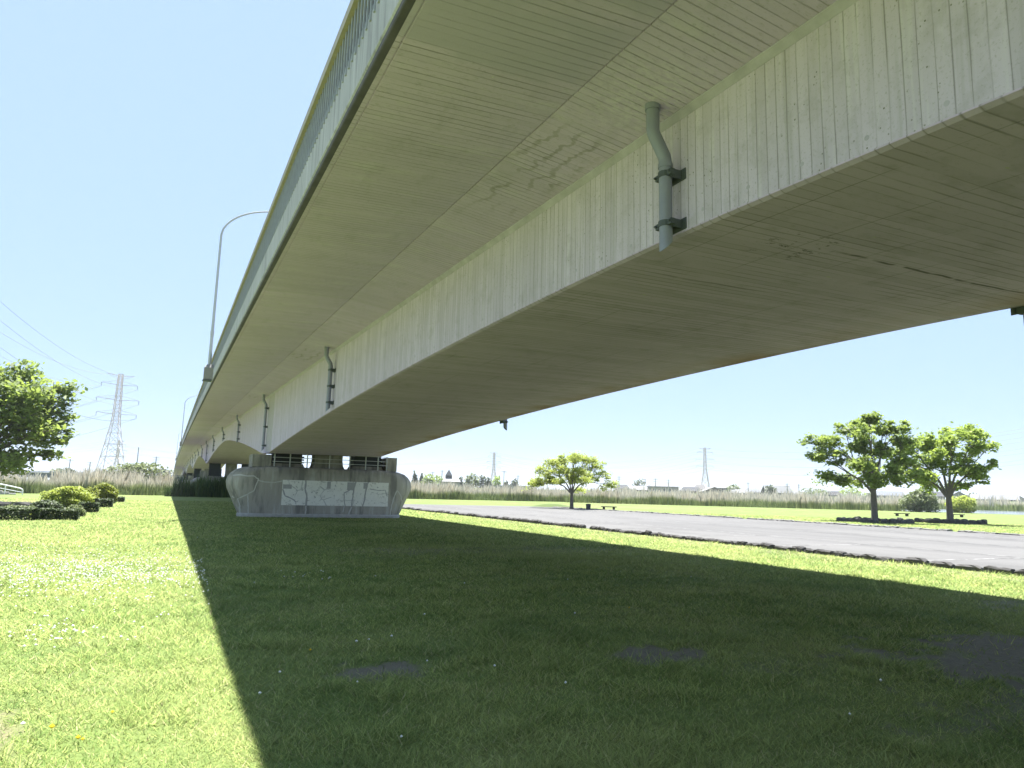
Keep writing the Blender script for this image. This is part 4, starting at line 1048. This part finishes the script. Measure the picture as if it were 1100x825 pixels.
P2 = pylon('small distant pylon above the far tree row, left of the flat-topped tree', 531, 486, 640, .2, .34)
P3 = pylon('distant pylon above the houses in the middle of the right horizon', 757, 481, 620, .15, .34)
def off(px, py, D, tips, ref):
    c = Vector(at_dist(px, py, D)); base = sum((Vector(t) for t in ref), Vector())/len(ref)
    return [c+(Vector(t)-base) for t in tips]
cables('power cable rising from the big pylon towards the upper left corner', 'cables from the big pylon overhead', P1, off(-330, 120, 120, P1, P1), 9)
cables('power cable running from the big pylon low across behind the left tree', 'cables from the big pylon to the far left', P1[2:], off(-330, 500, 420, P1[2:], P1[2:]), 7, .06)
cables('thin far cable over the left viaduct', 'far cables on the left', P1b[:4], off(-300, 470, 700, P1b[:4], P1b[:4]), 10, .07)
cables('thin far cable between the big pylon and the bridge', 'far cables behind the bridge', P1b[2:6], off(420, 480, 660, P1b[2:6], P1b[2:6]), 10, .07)
cables('thin far cable between the two distant pylons on the right', 'cables between the two right pylons', P2, P3, 11, .075)
cables('thin far cable from the right-hand distant pylon towards the right edge', 'cables to the right edge', P3, off(1320, 440, 420, P3, P3), 12, .065)
cables('thin far cable left of the small distant pylon behind the pier', 'cables behind the nearest pier', P2[2:], off(200, 486, 640, P2[2:], P2[2:]), 10, .075)

# ------------------------------------------------------------------ low viaduct far behind the left reeds
va = at_dist(-60, 509, 300); vb = at_dist(196, 512, 300)
zt = at_dist(110, 508.5, 300)[2]
root = tag(empty('road_viaduct', (va[0], va[1], 0)), 'low dark road viaduct far behind the left reeds', 'viaduct')
dv = Vector((vb[0]-va[0], vb[1]-va[1], 0)); n_ = 9
b = MB(); b.bar((0, 0, zt-1.35), (dv.x, dv.y, zt-1.35), 7, 1.5); b.build('girder', M['farsteel'], root)
b = MB(); b.bar((0, 0, zt-.45), (dv.x, dv.y, zt-.45), 8, .3); b.build('deck_edge', M['farconc'], root)
pd = Vector((dv.y, -dv.x, 0)).normalized()*3.9
b = MB(); b.bar(Vector((0, 0, zt-.02))+pd, Vector((dv.x, dv.y, zt-.02))+pd, .14, .14); b.build('guard_rail', M['farsteel'], root)
b = MB(); b.bar(Vector((0, 0, zt-.02))-pd, Vector((dv.x, dv.y, zt-.02))-pd, .14, .14); b.build('guard_rail', M['farsteel'], root)
for k in range(n_):
    q = dv*((k+.4)/n_); b = MB(); b.box(q.x-.9, q.x+.9, q.y-2.4, q.y+2.4, -.1, zt-2.1); b.build('pier', M['farconc'], root)
tc = at_dist(175, 508, 300); dvn = dv.normalized()
tr_ = tag(empty('delivery_truck', (tc[0], tc[1], zt-.3), math.atan2(dvn.y, dvn.x)), 'tiny dark truck on the far viaduct just left of the bridge', 'truck')
b = MB(); b.box(-2.6, 1.0, -1.0, 1.0, .7, 2.7); b.build('cargo_box', cmat((.2, .21, .23)), tr_, bevel=.05)
b = MB(); b.loft([[(1.05, y, .6), (2.7, y, .6), (2.7, y, 1.4), (2.3, y, 2.2), (1.05, y, 2.2)] for y in (-.95, .95)]); b.build('cab', cmat((.3, .31, .34)), tr_)
for x in (-1.7, 1.9):
    for s in (-1, 1):
        b = MB(); b.tube([(x, s*.75, .42), (x, s*1.0, .42)], .42, 12); b.build('wheel', M['asphalt'], tr_)

# ------------------------------------------------------------------ lawn blades, clover, dandelions
def lawn(n):
    u = rng.random(n); p = .45; lo, hi = 1.6, 75.0
    D = (lo**p+(hi**p-lo**p)*u)**(1/p)
    az = YAW+rng.uniform(-.80, .80, n)
    x = D*np.sin(az); y = D*np.cos(az)
    keep = ~((x > 17.75) & (x < 42.3) & (y < 79.2)) & (rng.random(n) > bare_mask(x, y)*.95) & (rng.random(n) > dry_mask(x, y)*.85)
    keep &= ~((y > 39.45) & (y < 42.1) & (x > 3.3) & (x < 12.3))
    x, y, D = x[keep], y[keep], D[keep]; n = len(x)
    lush = fbm(x*.8+4, y*.8+11, 4); tuft = fbm(x*3.1, y*3.1, 3)
    cl_ = np.clip((fbm(x*2.3+40, y*2.3+7, 4)-.56)/.1, 0, 1)
    h = (.016+.028*rng.random(n))*(.55+.9*lush)*(.7+.6*tuft)*(1+.012*D)*(1+1.0*cl_*(D < 30))
    wd = (.0028+.0009*D)*(.7+.6*rng.random(n))
    a = rng.random(n)*2*math.pi; ln = rng.normal(size=(n, 2))*h[:, None]*1.15
    wx, wy = np.cos(a)*wd/2, np.sin(a)*wd/2; z = np.full(n, -.004)
    V = np.stack([np.stack([x-wx, y-wy, z], -1), np.stack([x+wx, y+wy, z], -1), np.stack([x+ln[:, 0], y+ln[:, 1], h], -1)], 1).reshape(-1, 3)
    return V, np.repeat(rng.random(n), 3)
V, q = lawn(950000)
tag(link('lawn_grass', fast_mesh('lawn_grass', V, 3, {'rnd': q}), M['blade']), 'short mown grass covering the lawn', 'grass', None, 'stuff')

def flowers(name, label, pts, rad, mat, hgt):
    b = []
    o8 = np.array([(1, 0, 0), (0, 1, 0), (-1, 0, 0), (0, -1, 0), (0, 0, .9), (0, 0, -.9)])
    F8 = [(0, 1, 4), (1, 2, 4), (2, 3, 4), (3, 0, 4), (1, 0, 5), (2, 1, 5), (3, 2, 5), (0, 3, 5)]
    tri = np.array([o8[list(f)] for f in F8]).reshape(-1, 3)
    P = np.array(pts); n = len(P); s = rad*(.7+.6*rng.random(n))
    V = P[:, None, :]+np.array([0, 0, hgt])+tri[None]*s[:, None, None]
    return tag(link(name, fast_mesh(name, V.reshape(-1, 3), 3), mat), label, 'flowers', None, 'stuff')
cl = []
for cx, cy, sx, sy, n in ((-1.5, 15.2, 1.1, 1.6, 1050), (-.6, 14.2, 1.0, 1.2, 520), (-2.4, 19, 1.3, 2.2, 160), (-.9, 8.9, .25, .35, 26), (-1.5, 12, 1.6, 2, 120), (.2, 13, .8, 3, 60), (2.2, 8.5, 1.2, 2.5, 10), (2.4, 13.5, .35, .5, 12), (4, 9, 2.5, 3, 8), (1.0, 5.6, .5, .7, 4), (-.3, 9.5, .3, .5, 10), (-1.0, 9.2, .12, .2, 14)):
    x = rng.normal(cx, sx, n); y = rng.normal(cy, sy, n); cl += [(a, c, 0) for a, c in zip(x, y) if a < .45+.02*c or n < 20]
M['clover'] = mat_plain('clover_white', (.72, .72, .68), .8, .1, 30)
flowers('clover_flowers', 'white clover flowers scattered in the sunny lawn', cl, .0125, M['clover'], .05)
M['dandelion'] = mat_plain('dandelion_yellow', (.75, .5, .02), .8, .1, 30)
flowers('dandelions', 'a few yellow dandelions in the lawn', [(*at_ground(x, y)[:2], 0) for x, y in ((83, 800), (88, 802), (55, 788), (333, 703), (676, 656), (120, 772))], .016, M['dandelion'], .045)
# some longer stalks left by the mower
sx, sy = [], []
for px, py in ((418, 690), (455, 690), (368, 715), (590, 600), (735, 760), (615, 803), (700, 690), (480, 615), (545, 640), (640, 625), (940, 720), (1020, 660), (735, 640), (330, 745)):
    g = at_ground(px, py)
    for k in range(7): sx.append(g[0]+rng.normal()*.09); sy.append(g[1]+rng.normal()*.09)
sx, sy = np.array(sx), np.array(sy); n = len(sx); h = .09+.1*rng.random(n); a = rng.random(n)*6.28; ln = rng.normal(size=(n, 2))*.04; wd = .004
V = np.stack([np.stack([sx-np.cos(a)*wd, sy-np.sin(a)*wd, 0*h], -1), np.stack([sx+np.cos(a)*wd, sy+np.sin(a)*wd, 0*h], -1), np.stack([sx+ln[:, 0], sy+ln[:, 1], h], -1)], 1).reshape(-1, 3)
tag(link('grass_stalks', fast_mesh('grass_stalks', V, 3, {'rnd': np.repeat(.5+.4*rng.random(n), 3)}), M['blade']), 'thin longer grass stalks standing out of the shaded lawn', 'grass', None, 'stuff')

# rougher clumps the mower leaves standing
cx, cy = [], []
while len(cx) < 420:
    D = 3.2+20*rng.random()**1.4; a_ = YAW+rng.uniform(-.7, .7); x, y = D*math.sin(a_), D*math.cos(a_)
    if x < 16.8 and fbm(np.array([x*.5+9]), np.array([y*.5]), 3)[0] > .47: cx.append(x); cy.append(y)
k = rng.integers(0, len(cx), 26000); cx, cy = np.array(cx), np.array(cy); sp = (.05+.09*rng.random(len(cx)))[k]
x = cx[k]+rng.normal(size=len(k))*sp; y = cy[k]+rng.normal(size=len(k))*sp; kp = bare_mask(x, y) < .3; x, y, k = x[kp], y[kp], k[kp]
n = len(x); h = (.03+.05*rng.random(n))*(.6+.8*rng.random(len(cx)))[k]; a_ = rng.random(n)*6.28; wd = .0035+.0006*np.hypot(x, y); ln = rng.normal(size=(n, 2))*h[:, None]*.7
V = np.stack([np.stack([x-np.cos(a_)*wd/2, y-np.sin(a_)*wd/2, 0*h-.004], -1), np.stack([x+np.cos(a_)*wd/2, y+np.sin(a_)*wd/2, 0*h-.004], -1), np.stack([x+ln[:, 0], y+ln[:, 1], h], -1)], 1).reshape(-1, 3)
tag(link('grass_tufts', fast_mesh('grass_tufts', V, 3, {'rnd': np.repeat(np.clip(.15+.75*rng.random(len(cx))[k]+.1*rng.normal(size=n), 0, .9), 3)}), M['blade']), 'rough taller grass tufts scattered in the near lawn', 'grass', None, 'stuff')

# ------------------------------------------------------------------ air
b = MB(); b.box(-4700, 4700, -2000, 6000, -1.2, 75)
hz = bpy.data.materials.new('haze'); hz.use_nodes = True; t = hz.node_tree; t.nodes.clear()
ho = t.nodes.new('ShaderNodeOutputMaterial'); hv = t.nodes.new('ShaderNodeVolumePrincipled'); hv.inputs['Color'].default_value = (.92, .96, 1, 1)
hv.inputs['Density'].default_value = .00022; hv.inputs['Anisotropy'].default_value = .3
t.links.new(hv.outputs[0], ho.inputs['Volume'])
tag(b.build('haze', hz), 'thin pale haze in the air', 'haze', None, 'stuff')
